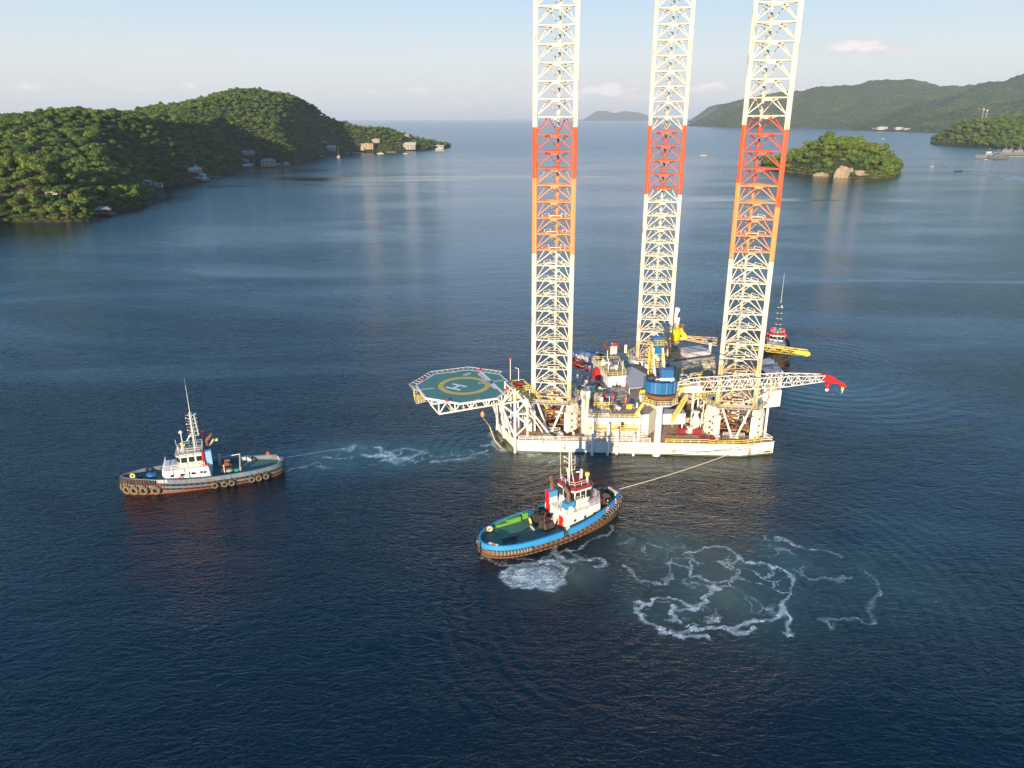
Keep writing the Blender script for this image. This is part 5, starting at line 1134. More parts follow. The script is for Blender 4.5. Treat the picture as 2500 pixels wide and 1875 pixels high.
# --- people
def person(loc, rz, parent_m, label, crouch=0, scale=1.0):
    base=empty('person',loc,rz,label,'person','crew in orange coveralls')
    J={'pel':(0,0,.92-.35*crouch),'ch':(.05+.15*crouch,0,1.28-.38*crouch),'nk':(.07+.25*crouch,0,1.50-.42*crouch),
       'k1':(.06+.3*crouch,.11,.50),'f1':(0,.12,.06),'k2':(.02+.3*crouch,-.11,.50),'f2':(-.02,-.12,.06),'t1':(.17,.12,.04),'t2':(.15,-.12,.04),
       's1':(.05+.15*crouch,.20,1.42-.4*crouch),'e1':(.10+.1*crouch,.30,1.15-.35*crouch),'w1':(.28+.2*crouch,.22,1.0-.35*crouch),'s2':(.05+.15*crouch,-.20,1.42-.4*crouch),'e2':(.05+.1*crouch,-.30,1.15-.35*crouch),'w2':(.20+.2*crouch,-.24,.95-.35*crouch),
       'h1':(.35+.2*crouch,.20,.97-.35*crouch),'h2':(.26+.2*crouch,-.22,.90-.35*crouch)}
    E=[('pel','ch'),('ch','nk'),('pel','k1'),('k1','f1'),('f1','t1'),('pel','k2'),('k2','f2'),('f2','t2'),('ch','s1'),('s1','e1'),('e1','w1'),('w1','h1'),('ch','s2'),('s2','e2'),('e2','w2'),('w2','h2')]
    rad={'pel':.17,'ch':.19,'nk':.08,'k1':.09,'f1':.06,'k2':.09,'f2':.06,'t1':.05,'t2':.05,'s1':.085,'e1':.06,'w1':.045,'s2':.085,'e2':.06,'w2':.045,'h1':.045,'h2':.045}
    ks=list(J); me=bpy.data.meshes.new('body'); me.from_pydata([J[k] for k in ks],[(ks.index(a),ks.index(b)) for a,b in E],[])
    o=bpy.data.objects.new('body',me); COL.objects.link(o); md=o.modifiers.new('skin','SKIN'); md2=o.modifiers.new('sub','SUBSURF'); md2.levels=1; md2.render_levels=1
    for k,sv in zip(ks,me.skin_vertices[0].data): sv.radius=(rad[k],rad[k]); sv.use_root=(k=='pel')
    bpy.context.view_layer.update(); m2=bpy.data.meshes.new_from_object(o.evaluated_get(bpy.context.evaluated_depsgraph_get())); bpy.data.objects.remove(o)
    m2.materials.clear(); m2.materials.append(ORG); m2.materials.append(SKIN); m2.materials.append(BLACK)
    for p in m2.polygons:
        c=p.center; p.material_index = 1 if (c.z>J['nk'][2]+.03 or abs(c.y)>.16 and (c-Vector(J['h1'])).length<.12 or (c-Vector(J['h2'])).length<.12) else (2 if c.z<.13 else 0)
    b=bpy.data.objects.new('body',m2); COL.objects.link(b); b.parent=base
    n=Vector(J['nk']); t=MB(); t.lathe(n+Vector((.02,0,0)),[(.05,.0),(.085,.08),(.095,.16),(.085,.24),(.04,.29)],SKIN,10); t.box(n.x+.09,n.x+.15,-.015,.015,n.z+.13,n.z+.18,SKIN)
    h=t.build('head',base,(0,0,0),True,loc=(0,0,0)); t=MB(); t.lathe(n+Vector((.02,0,.19)),[(.15,0),(.13,.02),(.12,.09),(.07,.15),(.02,.17)],TWHITE,12); t.build('hard_hat',base,(0,0,0),True,loc=(0,0,0))
    return base
for lx,ly,cr_,lab in ((11.9,-2.6,0,'crew member in orange standing by the bow winch of the blue tug'),(13.9,-3.0,.2,'crew member in orange leaning at the bow bulwark of the blue tug'),(10.6,-4.1,.9,'crew member in orange crouching against the white cabin of the blue tug')):
    p=tugB.matrix_basis@Vector((lx,ly,top(0)*0+2.95)); person(p,1.1+lx,None,lab,cr_)
person(Vector(pix(1527,985,UH)),-1.0,None,'worker in orange coveralls standing on the upper deck of the rig')
# ---------------------------------------------------------------- land
def poly_sd(px_, py_, poly):                     # signed distance, + inside
    P=np.array(poly,float); d2=np.full(px_.shape,1e18); ins=np.zeros(px_.shape,bool)
    for (x0,y0),(x1,y1) in zip(P,np.roll(P,-1,0)):
        dx,dy=x1-x0,y1-y0; t=np.clip(((px_-x0)*dx+(py_-y0)*dy)/(dx*dx+dy*dy+1e-9),0,1)
        d2=np.minimum(d2,(px_-x0-t*dx)**2+(py_-y0-t*dy)**2)
        c=((y0>py_)!=(y1>py_)); 
        with np.errstate(divide='ignore',invalid='ignore'): xi=(x1-x0)*(py_-y0)/(y1-y0)+x0
        ins^=(c&(px_<xi))
    return np.where(ins,1,-1)*np.sqrt(d2)
def ridge_h(x,y,ridges):
    H=np.zeros(x.shape)
    for pts,w in ridges:
        for a,b in zip(pts[:-1],pts[1:]):
            dx,dy=b[0]-a[0],b[1]-a[1]; t=np.clip(((x-a[0])*dx+(y-a[1])*dy)/(dx*dx+dy*dy+1e-9),0,1)
            d2=(x-a[0]-t*dx)**2+(y-a[1]-t*dy)**2; H=np.maximum(H,(a[2]+(b[2]-a[2])*t)*np.exp(-d2/w**2))
    return H
class Land:
    def __init__(s, poly, ridges, ramp=70, nz=10, nsc=160, seed=0, base=2.0): s.__dict__.update(locals())
    def h(s,x,y):
        x=np.asarray(x,float); y=np.asarray(y,float); d=poly_sd(x,y,s.poly)+ (fbm(x/25.,y/25.,s.seed+3)-.5)*min(9,s.ramp*.12)
        k=np.clip(d/s.ramp,0,1); k=k**.75
        H=ridge_h(x,y,s.ridges); q_=fbm(x/s.nsc,y/s.nsc,s.seed,4); n=(q_-.5)*2*s.nz*np.clip(H/35,.25,1) if s.nsc<500 else (.42-4.2*abs(q_-.5))*s.nz*np.clip(H/120,.15,1)
        return np.where(d>0, s.base+(H+n)*k, np.maximum(-3,d*.5))
def rp(l): return [at(px,py,Y) for px,py,Y in l]
def drop(l,dz): return [(a,b,c-dz) for a,b,c in l]
leftL=Land([(-430,560),(-422,618.7),(-384,622.5),(-357,630),(-362,664),(-364,699),(-366,765),(-400,850),(-418,885),(-452,968),(-436,1018),(-424,1045),(-447,1110),(-453,1162),(-451,1284),(-496,1437),(-470,1475),(-417,1484),(-440,1700),(-436,1822),(-406,1927),(-314,1989),(-229,2083),(-185,2230),(-180,2319),(-215,2420),(-500,2600),(-1500,2700),(-2600,2500),(-2600,250),(-760,250)],
   [(drop(rp([(-300,300,880),(0,265,960),(120,262,980),(200,258,1030),(330,268,1180),(380,265,1350),(415,256,1430),(477,237,1560)]),15),185),
    (drop(rp([(477,233,1560),(530,222,1640),(575,211,1700),(608,206,1740),(650,213,1780),(690,230,1830),(740,254,1870),(800,275,1920),(900,300,2000),(1000,330,2100),(1085,347,2230)]),17),185),
    ([(at(500,300,1420)[0],1420,70),(at(600,300,1500)[0],1500,74),(at(700,300,1640)[0],1640,64),(at(800,300,1760)[0],1760,46),(at(900,300,1900)[0],1900,30)],170),
    ([(-620,420,62),(-520,560,42),(-455,690,36),(-430,740,24)],95),([(-560,1000,60),(-480,1040,26)],90),([(-620,1250,70),(-500,1300,24)],110)],ramp=50,nz=9,nsc=110,seed=40)
islP=[pix(*p)[:2] for p in ((1857,397),(1868,408),(1905,417),(1960,423),(2000,428),(2080,435),(2150,434),(2180,432),(2192,424),(2196,412),(2180,402))]
HOUSES=[]
isl=Land(list(islP)+[(600,1330),(560,1360),(490,1400),(462,1420)],
   [(drop(rp([(1880,385,1200),(1925,358,1180),(1965,343,1160),(2010,336,1150),(2060,338,1150),(2100,352,1150),(2140,378,1150),(2170,400,1170)]),11),75)],ramp=26,nz=5,nsc=45,seed=60,base=1.2)
headR=Land([(1417,2610),(1275,2345),(1305,2240),(1296,2150),(1290,2076),(1290,1940),(1330,1700),(2400,1500),(3000,2600),(1700,2900)],
   [(drop(rp([(2290,330,2420),(2325,308,2380),(2360,296,2330),(2400,288,2300),(2500,280,2280),(2800,262,2300)]),12),210)],ramp=70,nz=9,nsc=130,seed=80)
hillR=Land([(3300,13000),(1700,7500),(1793,6663),(1930,6250),(2060,6009),(2300,5800),(2400,5300),(2086,4793),(2107,3876),(2400,3300),(9000,3000),(9000,13000)],
   [(rp([(1728,299,7600),(1778,282,7500),(1860,262,7300),(1927,245,7200),(1967,232,7100),(2002,235,7100),(2106,213,7000),(2136,199,7000),(2176,216,7000),(2215,225,7000),(2305,216,7000),(2340,221,7000),(2434,224,6800)]),1000),
    (rp([(2083,314,4900),(2180,283,5000),(2260,262,5150),(2350,240,5350),(2434,221,5500),(2500,197,5600),(2800,120,6000)]),620),
    (rp([(2200,312,4300),(2300,295,4400),(2430,262,4500),(2600,225,4700)]),380)],ramp=320,nz=85,nsc=760,seed=90,base=4)
farA=Land([(3050,11600),(2550,11400),(2500,10800),(3000,10200),(4200,10300),(4200,11600)],[(rp([(1672,296,11000),(1700,283,11000),(1748,266,11000),(1783,253,11000),(1813,262,11000),(1870,280,11000)]),620)],ramp=250,nz=25,nsc=500,seed=93,base=3)
farB=Land([(2050,21500),(4300,21500),(4300,23500),(2050,23500)],[(rp([(1430,290,22500),(1452,280,22500),(1470,271,22500),(1486,279,22500),(1505,277,22500),(1529,273,22500),(1556,275,22500),(1600,284,22500)]),600)],ramp=400,nz=40,nsc=800,seed=95,base=2)
def terrain_mat(name,c1,c2,c3,sc,bump):
    m,nt,b=new_mat(name); tc=nn(nt,'ShaderNodeTexCoord')
    a=noise(nt,tc.outputs['Object'],sc*.12,4,.6); f=noise(nt,tc.outputs['Object'],sc,5,.65)
    vo=nn(nt,'ShaderNodeTexVoronoi'); vo.inputs['Scale'].default_value=sc*1.2; nt.links.new(tc.outputs['Object'],vo.inputs['Vector'])
    c=mixc(nt,mapr(nt,f,.35,.65),c1,c2); c=mixc(nt,mapr(nt,a,.5,.7,0,.8),c,c3); nt.links.new(c,b.inputs['Base Color'])
    bp=nn(nt,'ShaderNodeBump'); bp.inputs['Distance'].default_value=bump; bp.inputs['Strength'].default_value=1
    nt.links.new(wmath(nt,'SUBTRACT',1.2,wmath(nt,'MULTIPLY',vo.outputs['Distance'],1.0)),bp.inputs['Height']); nt.links.new(bp.outputs[0],b.inputs['Normal'])
    b.inputs['Roughness'].default_value=.95; b.inputs['Specular IOR Level'].default_value=.1; return m
SOIL=terrain_mat('forest_floor',(.030,.040,.016),(.055,.06,.022),(.09,.07,.035),.15,2)
FARF=terrain_mat('far_forest',(.030,.060,.016),(.085,.115,.030),(.14,.15,.045),.05,12)
FARF2=terrain_mat('farther_forest',(.045,.065,.03),(.08,.095,.045),(.12,.11,.06),.03,18)
def grid_land(name, L, x0,x1,y0,y1,st,mat,kind='structure',rough=0):
    xs=np.arange(x0,x1,st); ys=np.arange(y0,y1,st); X_,Y_=np.meshgrid(xs,ys); H=L.h(X_,Y_)
    if rough: H=H+np.where(H>4,(np.random.RandomState(3).rand(*H.shape)-.3)*rough,0)
    n=len(xs); k=len(ys); co=np.stack([X_,Y_,H],-1).reshape(-1,3)
    i=(np.arange(k-1)[:,None]*n+np.arange(n-1)[None,:]).ravel(); q=np.stack([i,i+1,i+n+1,i+n],-1)
    keep=(H.ravel()[q].max(1)>-2.5); q=q[keep].astype(np.int32)
    us,inv=np.unique(q.ravel(),return_inverse=True); co=co[us].astype(np.float32); q=inv.astype(np.int32).reshape(-1,4)
    me=bpy.data.meshes.new(name); me.vertices.add(len(co)); me.vertices.foreach_set('co',co.ravel()); me.loops.add(q.size); me.loops.foreach_set('vertex_index',q.ravel())
    me.polygons.add(len(q)); me.polygons.foreach_set('loop_start',np.arange(0,q.size,4,dtype=np.int32)); me.polygons.foreach_set('loop_total',np.full(len(q),4,np.int32)); me.polygons.foreach_set('use_smooth',np.ones(len(q),bool)); me.update(calc_edges=True)
    me.materials.append(mat); o=bpy.data.objects.new(name,me); COL.objects.link(o); o['kind']=kind; return o
grid_land('hill',leftL,-2000,-150,300,2650,11,SOIL)
grid_land('terrain',headR,1200,2600,1500,2900,16,SOIL)
grid_land('hill',hillR,1600,8200,3000,11000,26,FARF,rough=11)
grid_land('hill',farA,2200,4400,9800,12000,40,FARF2,rough=14)
grid_land('hill',farB,1900,4500,21200,23800,70,FARF2,rough=20)
ROCK=paint('pale_cliff_rock',(.36,.28,.18),.9,.9,.3,.18,dirtcol=(.13,.11,.07))
ISL=terrain_mat('island_ground',(.030,.040,.016),(.055,.06,.022),(.09,.07,.035),.15,2)
ni=ISL.node_tree; bi_=ni.nodes['Principled BSDF']; old=bi_.inputs['Base Color'].links[0].from_socket
gp=nn(ni,'ShaderNodeNewGeometry'); ds=nn(ni,'ShaderNodeVectorMath',operation='DISTANCE'); ni.links.new(gp.outputs['Position'],ds.inputs[0]); ds.inputs[1].default_value=Vector(pix(2072,428,8))
rn=noise(ni,gp.outputs['Position'],.09,5,.65); rc=mixc(ni,mapr(ni,rn,.4,.62),(.50,.38,.23),(.22,.17,.10))
sz=nn(ni,'ShaderNodeSeparateXYZ'); ni.links.new(gp.outputs['Position'],sz.inputs[0])
fac=wmath(ni,'MAXIMUM',mapr(ni,wmath(ni,'ADD',ds.outputs['Value'],wmath(ni,'MULTIPLY',rn,30.)),52,70,1,0),mapr(ni,sz.outputs[2],.8,1.6,.25,0)); ni.links.new(mixc(ni,fac,old,rc),bi_.inputs['Base Color'])
grid_land('terrain',isl,400,680,1030,1440,4,ISL,rough=1.5)
def hit(px,py,L,zmin=0):                           # first land point on a line of sight
    u,v=px-1250,py-937.5; u,v=(u*cr-v*sr)/F,(u*sr+v*cr)/F; d=(u,cp-v*sp,-sp-v*cp)
    ts=np.geomspace(400,12000,3000); x=ts*d[0]; y=ts*d[1]; z=CH+ts*d[2]; h=L.h(x,y); k=np.where((h>z)&(h>.5))[0]; w=np.where(z<zmin)[0]
    if len(k) and (not len(w) or k[0]<=w[0]+3): return (x[k[0]],y[k[0]],float(h[k[0]]))
    return None
KEEP=[(254,524,12),(381,457,16),(360,455,9),(480,420,13),(472,421,14),(490,433,15),(501,440,10),(484,441,13),(601,409,13),(611,406,12),(596,397,14),(603,380,20),(656,406,26),(805,369,28),(790,352,12),(898,368,32),(886,370,9),(919,349,20),(1000,367,34),(993,335,12),(1012,336,12),(1071,361,32),(1073,369,20),(955,374,12),(844,376,6)]
KP=[]
for px,py,w in KEEP:
    p=hit(px,py,leftL) or pix(px,py,1.5); KP.append((p[0],p[1],w))
def cleared(T):
    k=np.ones(len(T),bool)
    for x,y,w in KP:
        r=math.hypot(x,y); dx,dy=x/r,y/r; a=(T[:,0]-x)*dx+(T[:,1]-y)*dy; b=-(T[:,0]-x)*dy+(T[:,1]-y)*dx
        k&=~((a>-55)&(a<w*.5)&(abs(b)<w*.55))
    return T[k]
# foliage
def foliage(name,cols):
    m,nt,b=new_mat(name); oi=nn(nt,'ShaderNodeObjectInfo'); tc=nn(nt,'ShaderNodeTexCoord'); geo=nn(nt,'ShaderNodeNewGeometry')
    r=oi.outputs['Random']; c=mixc(nt,mapr(nt,r,0,.5,smooth=False),cols[0],cols[1]); c=mixc(nt,mapr(nt,r,.5,1,smooth=False),c,cols[2])
    big=noise(nt,geo.outputs['Position'],.012,3,.5); c=mixc(nt,mapr(nt,big,.5,.68,0,.55),c,cols[3])
    f=noise(nt,tc.outputs['Object'],.55,4,.6); v=nn(nt,'ShaderNodeHueSaturation'); nt.links.new(c,v.inputs['Color']); nt.links.new(mapr(nt,f,.3,.7,.5,1.5),v.inputs['Value']); nt.links.new(v.outputs[0],b.inputs['Base Color'])
    b.inputs['Roughness'].default_value=.75; b.inputs['Specular IOR Level'].default_value=.15
    return m
FOL=foliage('tree_foliage',[(.040,.095,.018),(.085,.155,.026),(.150,.185,.032),(.18,.225,.032)])
BARK=paint('bark',(.13,.10,.07),.9,.5,.2,1)
CROWNS=[]
def crown_mesh(seed,R=4.6,H=5.2,flat=.75):
    r=random.Random(seed); v=[];f=[]
    nl=r.randint(8,13); lob=[]
    for i in range(nl):
        a=r.uniform(0,6.28); d=R*.62*math.sqrt(r.random()); z=H*(.35+.62*(1-(d/R)**2)*r.uniform(.6,1)); lob.append((Vector((math.cos(a)*d,math.sin(a)*d,z)),r.uniform(1.3,2.3)))
    for c,lr in lob:
        for k in range(84):
            u=Vector((r.gauss(0,1),r.gauss(0,1),r.gauss(.25,.9))); u.normalize(); p=c+Vector((u.x,u.y,u.z*flat))*lr*r.uniform(.82,1.12)
            n=(u+Vector((r.uniform(-.5,.5),r.uniform(-.5,.5),r.uniform(-.2,.6)))).normalized(); t=n.cross(Vector((r.uniform(-1,1),r.uniform(-1,1),r.uniform(-1,1)))).normalized(); b=n.cross(t); s=r.uniform(.24,.52)
            o=len(v); v+=[p+t*s,p+b*s*.8+n*.08,p-t*s,p-b*s*.8-n*.05]; f.append((o,o+1,o+2,o+3))
    me=bpy.data.meshes.new('crown'); me.from_pydata([tuple(q) for q in v],[],f); me.materials.append(FOL); me.update(); return me
CROWNS=[crown_mesh(i+100,*p) for i,p in enumerate(((4.6,5.2),(4.2,6.4),(5.8,3.8),(4.4,5.0),(3.4,7.2),(5.0,4.6)))]
t=MB(); t.tube((0,0,-1.5),(.1,.1,2.2),.28,BARK,6,r2=.2)
for a in (0,2.1,4.2): t.tube((.1,.1,1.8),(1.5*math.cos(a),1.5*math.sin(a),3.9),.15,BARK,5,r2=.06)
tk=t.build('trunk_src'); TRUNK=tk.data; bpy.data.objects.remove(tk)
def scatter(L,x0,x1,y0,y1,sp,seed,eps=.006,smin=.8,smax=1.35,hmin=2.2):
    rs=np.random.RandomState(seed); xs=np.arange(x0,x1,sp); ys=np.arange(y0,y1,sp); X_,Y_=np.meshgrid(xs,ys); X_=X_.ravel()+(rs.rand(X_.size)-.5)*sp*.9; Y_=Y_.ravel()+(rs.rand(Y_.size)-.5)*sp*.9
    Z_=L.h(X_,Y_); s=smin+(smax-smin)*rs.rand(X_.size)**1.3; ok=(Z_>hmin)&(X_>-.72*Y_-45)&(X_<.75*Y_+60); X_,Y_,Z_,s=X_[ok],Y_[ok],Z_[ok],s[ok]
    r=np.hypot(X_,Y_); az_=np.arctan2(X_,Y_); e=(Z_+9-CH)/r; g=(Z_+5-CH)/r; o=np.argsort(r); b=((az_-az_.min())/.004).astype(int); mx={}; vis=np.zeros(len(r),bool)
    for k in o:
        m=mx.get(b[k],-9); vis[k]=e[k]>m-eps
        if g[k]>m: mx[b[k]]=g[k]
    return np.stack([X_,Y_,Z_,s,r],-1)[vis]
TA=scatter(leftL,-1700,-160,560,2450,6.4,1,hmin=.5,smin=.52,smax=1.38)
TI=scatter(isl,400,680,1030,1440,7.2,2,eps=.03,smin=.9,smax=1.8,hmin=.5)
# leave the pale cliff face of the island and the near rocks bare
cl=[pix(2052,432),pix(2095,434)]
def bare(T):
    k=np.ones(len(T),bool)
    for (px,py,rx,ry) in ((2058,415,24,19),(2095,423,20,10),(2010,426,16,5),(2085,432,34,5)):
        for i,q in enumerate(T):
            x,y,z=q[0],q[1],q[2]+3; zz=z-CH; d=y*cp-zz*sp; u=x/d*F+1250; v=-(y*sp+zz*cp)/d*F+937.5
            if ((u-px)/rx)**2+((v-py)/ry)**2<1: k[i]=False
    return T[k]
TI=bare(TI); TA=cleared(TA); print('trees',len(TA),len(TI))
TR=scatter(headR,1230,1900,1600,2700,10.5,3,smin=1.1,smax=1.9)
ALL=[('left',q) for q in TA]+[('isl',q) for q in TI]
ALL.sort(key=lambda a:-(a[1][3]/a[1][4]))
solo=ALL[:300]; rest=ALL[300:]
E2=[]
rs=random.Random(5)
for k,(wh_,q) in enumerate(solo):
    lab=('leafy dark green tree on the nearer wooded left shore' if wh_=='left' else 'big rounded tree on the small rocky wooded island')
    root=empty('leafy_tree',(q[0],q[1],q[2]),rs.uniform(0,6.28),lab,'tree','trees of the near left shore' if wh_=='left' else 'trees of the small island'); s=q[3]*rs.uniform(.95,1.15); root.scale=(s,s,s*rs.uniform(.85,1.35))
    c=bpy.data.objects.new('crown',CROWNS[k%6]); COL.objects.link(c); c.parent=root; c.location=(0,0,1.6)
    tr_=bpy.data.objects.new('trunk',TRUNK); COL.objects.link(tr_); tr_.parent=root
    if len(E2)<6 and k%6==len(E2): E2.append(c)
def forest(name,pts,label):
    pts=np.array(pts); me=bpy.data.meshes.new(name); co=pts[:,:3].copy(); co[:,2]+=1.2; me.vertices.add(len(pts)); me.vertices.foreach_set('co',co.astype(np.float32).ravel())
    r_=np.random.RandomState(9)
    a=me.attributes.new('size','FLOAT','POINT'); a.data.foreach_set('value',(pts[:,3]*(.95+.2*r_.rand(len(pts)))).astype(np.float32))
    a=me.attributes.new('turn','FLOAT','POINT'); a.data.foreach_set('value',(6.28*r_.rand(len(pts))).astype(np.float32))
    a=me.attributes.new('pick','INT','POINT'); a.data.foreach_set('value',r_.randint(0,6,len(pts)).astype(np.int32))
    o=bpy.data.objects.new(name,me); COL.objects.link(o); g=bpy.data.node_groups.new(name,'GeometryNodeTree')
    g.interface.new_socket('Geometry',in_out='INPUT',socket_type='NodeSocketGeometry'); g.interface.new_socket('Geometry',in_out='OUTPUT',socket_type='NodeSocketGeometry')
    gi=g.nodes.new('NodeGroupInput'); go=g.nodes.new('NodeGroupOutput'); gg=g.nodes.new('GeometryNodeGeometryToInstance')
    for c in E2[::-1]:
        oi=g.nodes.new('GeometryNodeObjectInfo'); oi.inputs[0].default_value=c; oi.transform_space='ORIGINAL'; g.links.new(oi.outputs['Geometry'],gg.inputs[0])
    ip=g.nodes.new('GeometryNodeInstanceOnPoints'); g.links.new(gi.outputs[0],ip.inputs['Points']); g.links.new(gg.outputs[0],ip.inputs['Instance']); ip.inputs['Pick Instance'].default_value=True
    def na(nm,ty):
        n=g.nodes.new('GeometryNodeInputNamedAttribute'); n.data_type=ty; n.inputs[0].default_value=nm; return n.outputs[0]
    g.links.new(na('pick','INT'),ip.inputs['Instance Index']); g.links.new(na('size','FLOAT'),ip.inputs['Scale'])
    cx=g.nodes.new('ShaderNodeCombineXYZ'); g.links.new(na('turn','FLOAT'),cx.inputs[2]); g.links.new(cx.outputs[0],ip.inputs['Rotation']); g.links.new(ip.outputs[0],go.inputs[0])
    md=o.modifiers.new('scatter','NODES'); md.node_group=g; o['kind']='stuff'; o['label']=label; o['category']='forest'; return o
forest('forest',[q for w,q in rest if w=='left'],'dense green forest covering the hills of the left shore')
forest('island_forest',[q for w,q in rest if w=='isl'],'dense green forest on top of the small rocky island')
SB=np.concatenate([scatter(leftL,-900,-160,560,2450,4.2,21,hmin=.1,smin=.38,smax=.7),scatter(isl,400,680,1030,1440,3.4,22,eps=.03,hmin=.1,smin=.4,smax=.75),scatter(headR,1230,1900,1600,2700,6,23,hmin=.1,smin=.6,smax=1.0)])
SB=bare(SB[SB[:,2]<8.5]); SB[:,2]-=2.6
forest('shore_bushes',SB,'low dense bushes fringing the waterline of the wooded shores')
forest('headland_forest',TR,'shaded dark forest on the right headland above the grey ships')
# ---------------------------------------------------------------- shoreline buildings and boats
PALE=paint('pale_wall',(.38,.345,.30),.7,.3,.1,.3); CREAM=paint('cream_wall',(.42,.33,.21),.7,.3,.1,.3); ROOFG=paint('roof_grey',(.25,.25,.27),.6,.3,.1,.4); ROOFT=paint('roof_teal',(.10,.30,.28),.6,.3)
ROOFR=paint('roof_terracotta',(.35,.16,.10),.8,.4); ROOFW=paint('roof_white',(.48,.46,.43),.6,.3); WOOD=paint('jetty_wood',(.25,.14,.08),.8,.5); SHIPG=paint('navy_grey',(.15,.17,.17),.55,.3,.1,.2)
def house(px,py,z,w,d,h,label,wall=PALE,roof=ROOFG,kind='hip',rot=0,name='house',cat='house',stilts=0,floors=1,rh=None,group='houses along the left shore',bay=0):
    hp__=hit(px,py,leftL if px<1300 else hillR)
    if hp__: p=Vector((hp__[0],hp__[1],max(hp__[2],min(z,2)*.7))); z=p.z; h=h+.0
    else: p=Vector(pix(px,py,z)); z=z
    o=empty(name,(p.x,p.y,z),rot,label,cat,group); rh=rh or w*.2
    t=MB()
    if stilts:
        for x in (-.45,0,.45):
            for y in (-.4,.4): t.tube((w*x,d*y,-z-1),(w*x,d*y,.2),.25,WOOD,6)
        t.box(-w*.55,w*.55,-d*.55,d*.55,-.2,.1,WOOD); t.build('pile_platform',o,loc=(0,0,0)); t=MB()
    if bay:                                                 # open boathouse: posts only
        for x in (-.45,0,.45):
            for y in (-.45,.45): t.box(w*x-.2,w*x+.2,d*y-.2,d*y+.2,.1,h,wall)
        t.box(-w*.5,w*.5,d*.4,d*.5,.1,h,wall)
    else: t.box(-w/2,w/2,-d/2,d/2,0,h,wall)
    t.build('wall',o,loc=(0,0,0))
    t=MB(); a,b=w/2*1.1,d/2*1.15
    if kind=='hip': t.add([(-a,-b,h),(a,-b,h),(a,b,h),(-a,b,h),(-a*.45,0,h+rh),(a*.45,0,h+rh),(-a,-b,h-.3),(a,-b,h-.3),(a,b,h-.3),(-a,b,h-.3)],[(0,1,5,4),(1,2,5),(2,3,4,5),(3,0,4),(6,7,1,0),(7,8,2,1),(8,9,3,2),(9,6,0,3),(9,8,7,6)],roof)
    elif kind=='gable': t.add([(-a,-b,h),(a,-b,h),(a,b,h),(-a,b,h),(-a,0,h+rh),(a,0,h+rh),(-a,-b,h-.3),(a,-b,h-.3),(a,b,h-.3),(-a,b,h-.3)],[(0,1,5,4),(1,2,5),(2,3,4,5),(3,0,4),(6,7,1,0),(7,8,2,1),(8,9,3,2),(9,6,0,3),(9,8,7,6)],roof)
    elif kind=='tent': t.add([(-a,-b,h),(a,-b,h),(a,b,h),(-a,b,h),(0,0,h+rh*1.6),(-a*.35,-b*.35,h+rh*.5),(a*.35,-b*.35,h+rh*.5),(a*.35,b*.35,h+rh*.5),(-a*.35,b*.35,h+rh*.5)],[(0,1,6,5),(1,2,7,6),(2,3,8,7),(3,0,5,8),(5,6,4),(6,7,4),(7,8,4),(8,5,4),(3,2,1,0)],roof)
    else: t.box(-a,a,-b,b,h,h+.5,roof); t.box(-a*.3,a*.2,-b*.3,b*.4,h+.5,h+1.6,wall)
    t.build('roof',o,loc=(0,0,0))
    if not bay:
        fh=h/floors
        for f in range(floors):
            for x in (-.34,-.08,.2,.38):
                t=MB(); t.box(w*x-w*.045,w*x+w*.045,-d/2-.06,-d/2-.01,fh*f+fh*.35,fh*f+fh*.78,GLASSD); t.build('window',o,loc=(0,0,0))
        if floors>1: t=MB(); t.box(-w*.5,w*.5,-d/2-1.2,-d/2-.02,fh-.1,fh+.1,wall); t.rail([Vector((-w*.5,-d/2-1.1,fh)),Vector((w*.5,-d/2-1.1,fh))],PALE,r=.08,step=2); t.build('balcony',o,loc=(0,0,0))
    return o
Hh=lambda px,py,z: None
house(254,524,1.2,12,9,3.6,'grey hip roofed boathouse on piles with a white boat, by the near left shore',wall=WOOD,roof=ROOFG,rot=.35,stilts=1,bay=1,rh=2.4,name='boathouse',cat='boathouse')
t=MB(); p=Vector(pix(272,522,.6)); t.box(-3.5,3.5,-1.2,1.2,0,.35,GREYP)
for x in (-3,0,3): t.tube((x,0,-2),(x,0,.1),.18,WOOD,5)
o=t.build('jetty',None,(0,0,0)); o.location=(p.x,p.y,.6); o.rotation_euler=(0,0,.5); tag(o,'small grey jetty beside the grey roofed boathouse','jetty','jetties of the left shore')
house(381,457,1.2,15,11,4.6,'blue and white boathouse with pale shutters in the shaded cove',wall=PALE,roof=ROOFG,kind='flat',rot=.3,stilts=1,name='boathouse',cat='boathouse')
house(360,455,1.6,9,8,6.0,'narrow pale lean-to house left of the blue and white boathouse',wall=ROOFT,roof=PALE,kind='hip',rot=.3)
for k,(px,py,z,w,d,h,kd,lb) in enumerate(((480,420,13,13,11,4.5,'tent','white pagoda roofed villa, topmost of the white terrace buildings'),(472,421,8,14,9,3,'hip','white low roofed wing just below the pagoda villa'),(490,433,6,15,9,3.2,'hip','white broad roofed wing in the middle of the white terraces'),
     (501,440,1.5,10,10,2.8,'tent','white tent roofed pavilion standing at the water edge'),(484,441,1.0,13,4,1.6,'flat','long white boat landing below the white terraces'))):
    house(px,py,z,w,d,h,lb,wall=PALE,roof=ROOFW,kind=kd,rot=.25+.1*k,name='villa' if k<3 else 'pavilion',cat='villa' if k<3 else 'pavilion',rh=3.2,group='white terrace buildings on the left shore')
house(601,409,1.2,13,9,2.5,'dark dock hut with white crossed roof edges, left of the yellow house',wall=DARK,roof=ROOFW,kind='gable',rot=.2,name='dock_hut',cat='hut',stilts=1,rh=3.2)
house(611,406,1.2,12,9,2.6,'white framed dock hut beside the small jetty, left of the yellow house',wall=PALE,roof=ROOFG,kind='gable',rot=.3,name='dock_hut',cat='hut',stilts=1,rh=3)
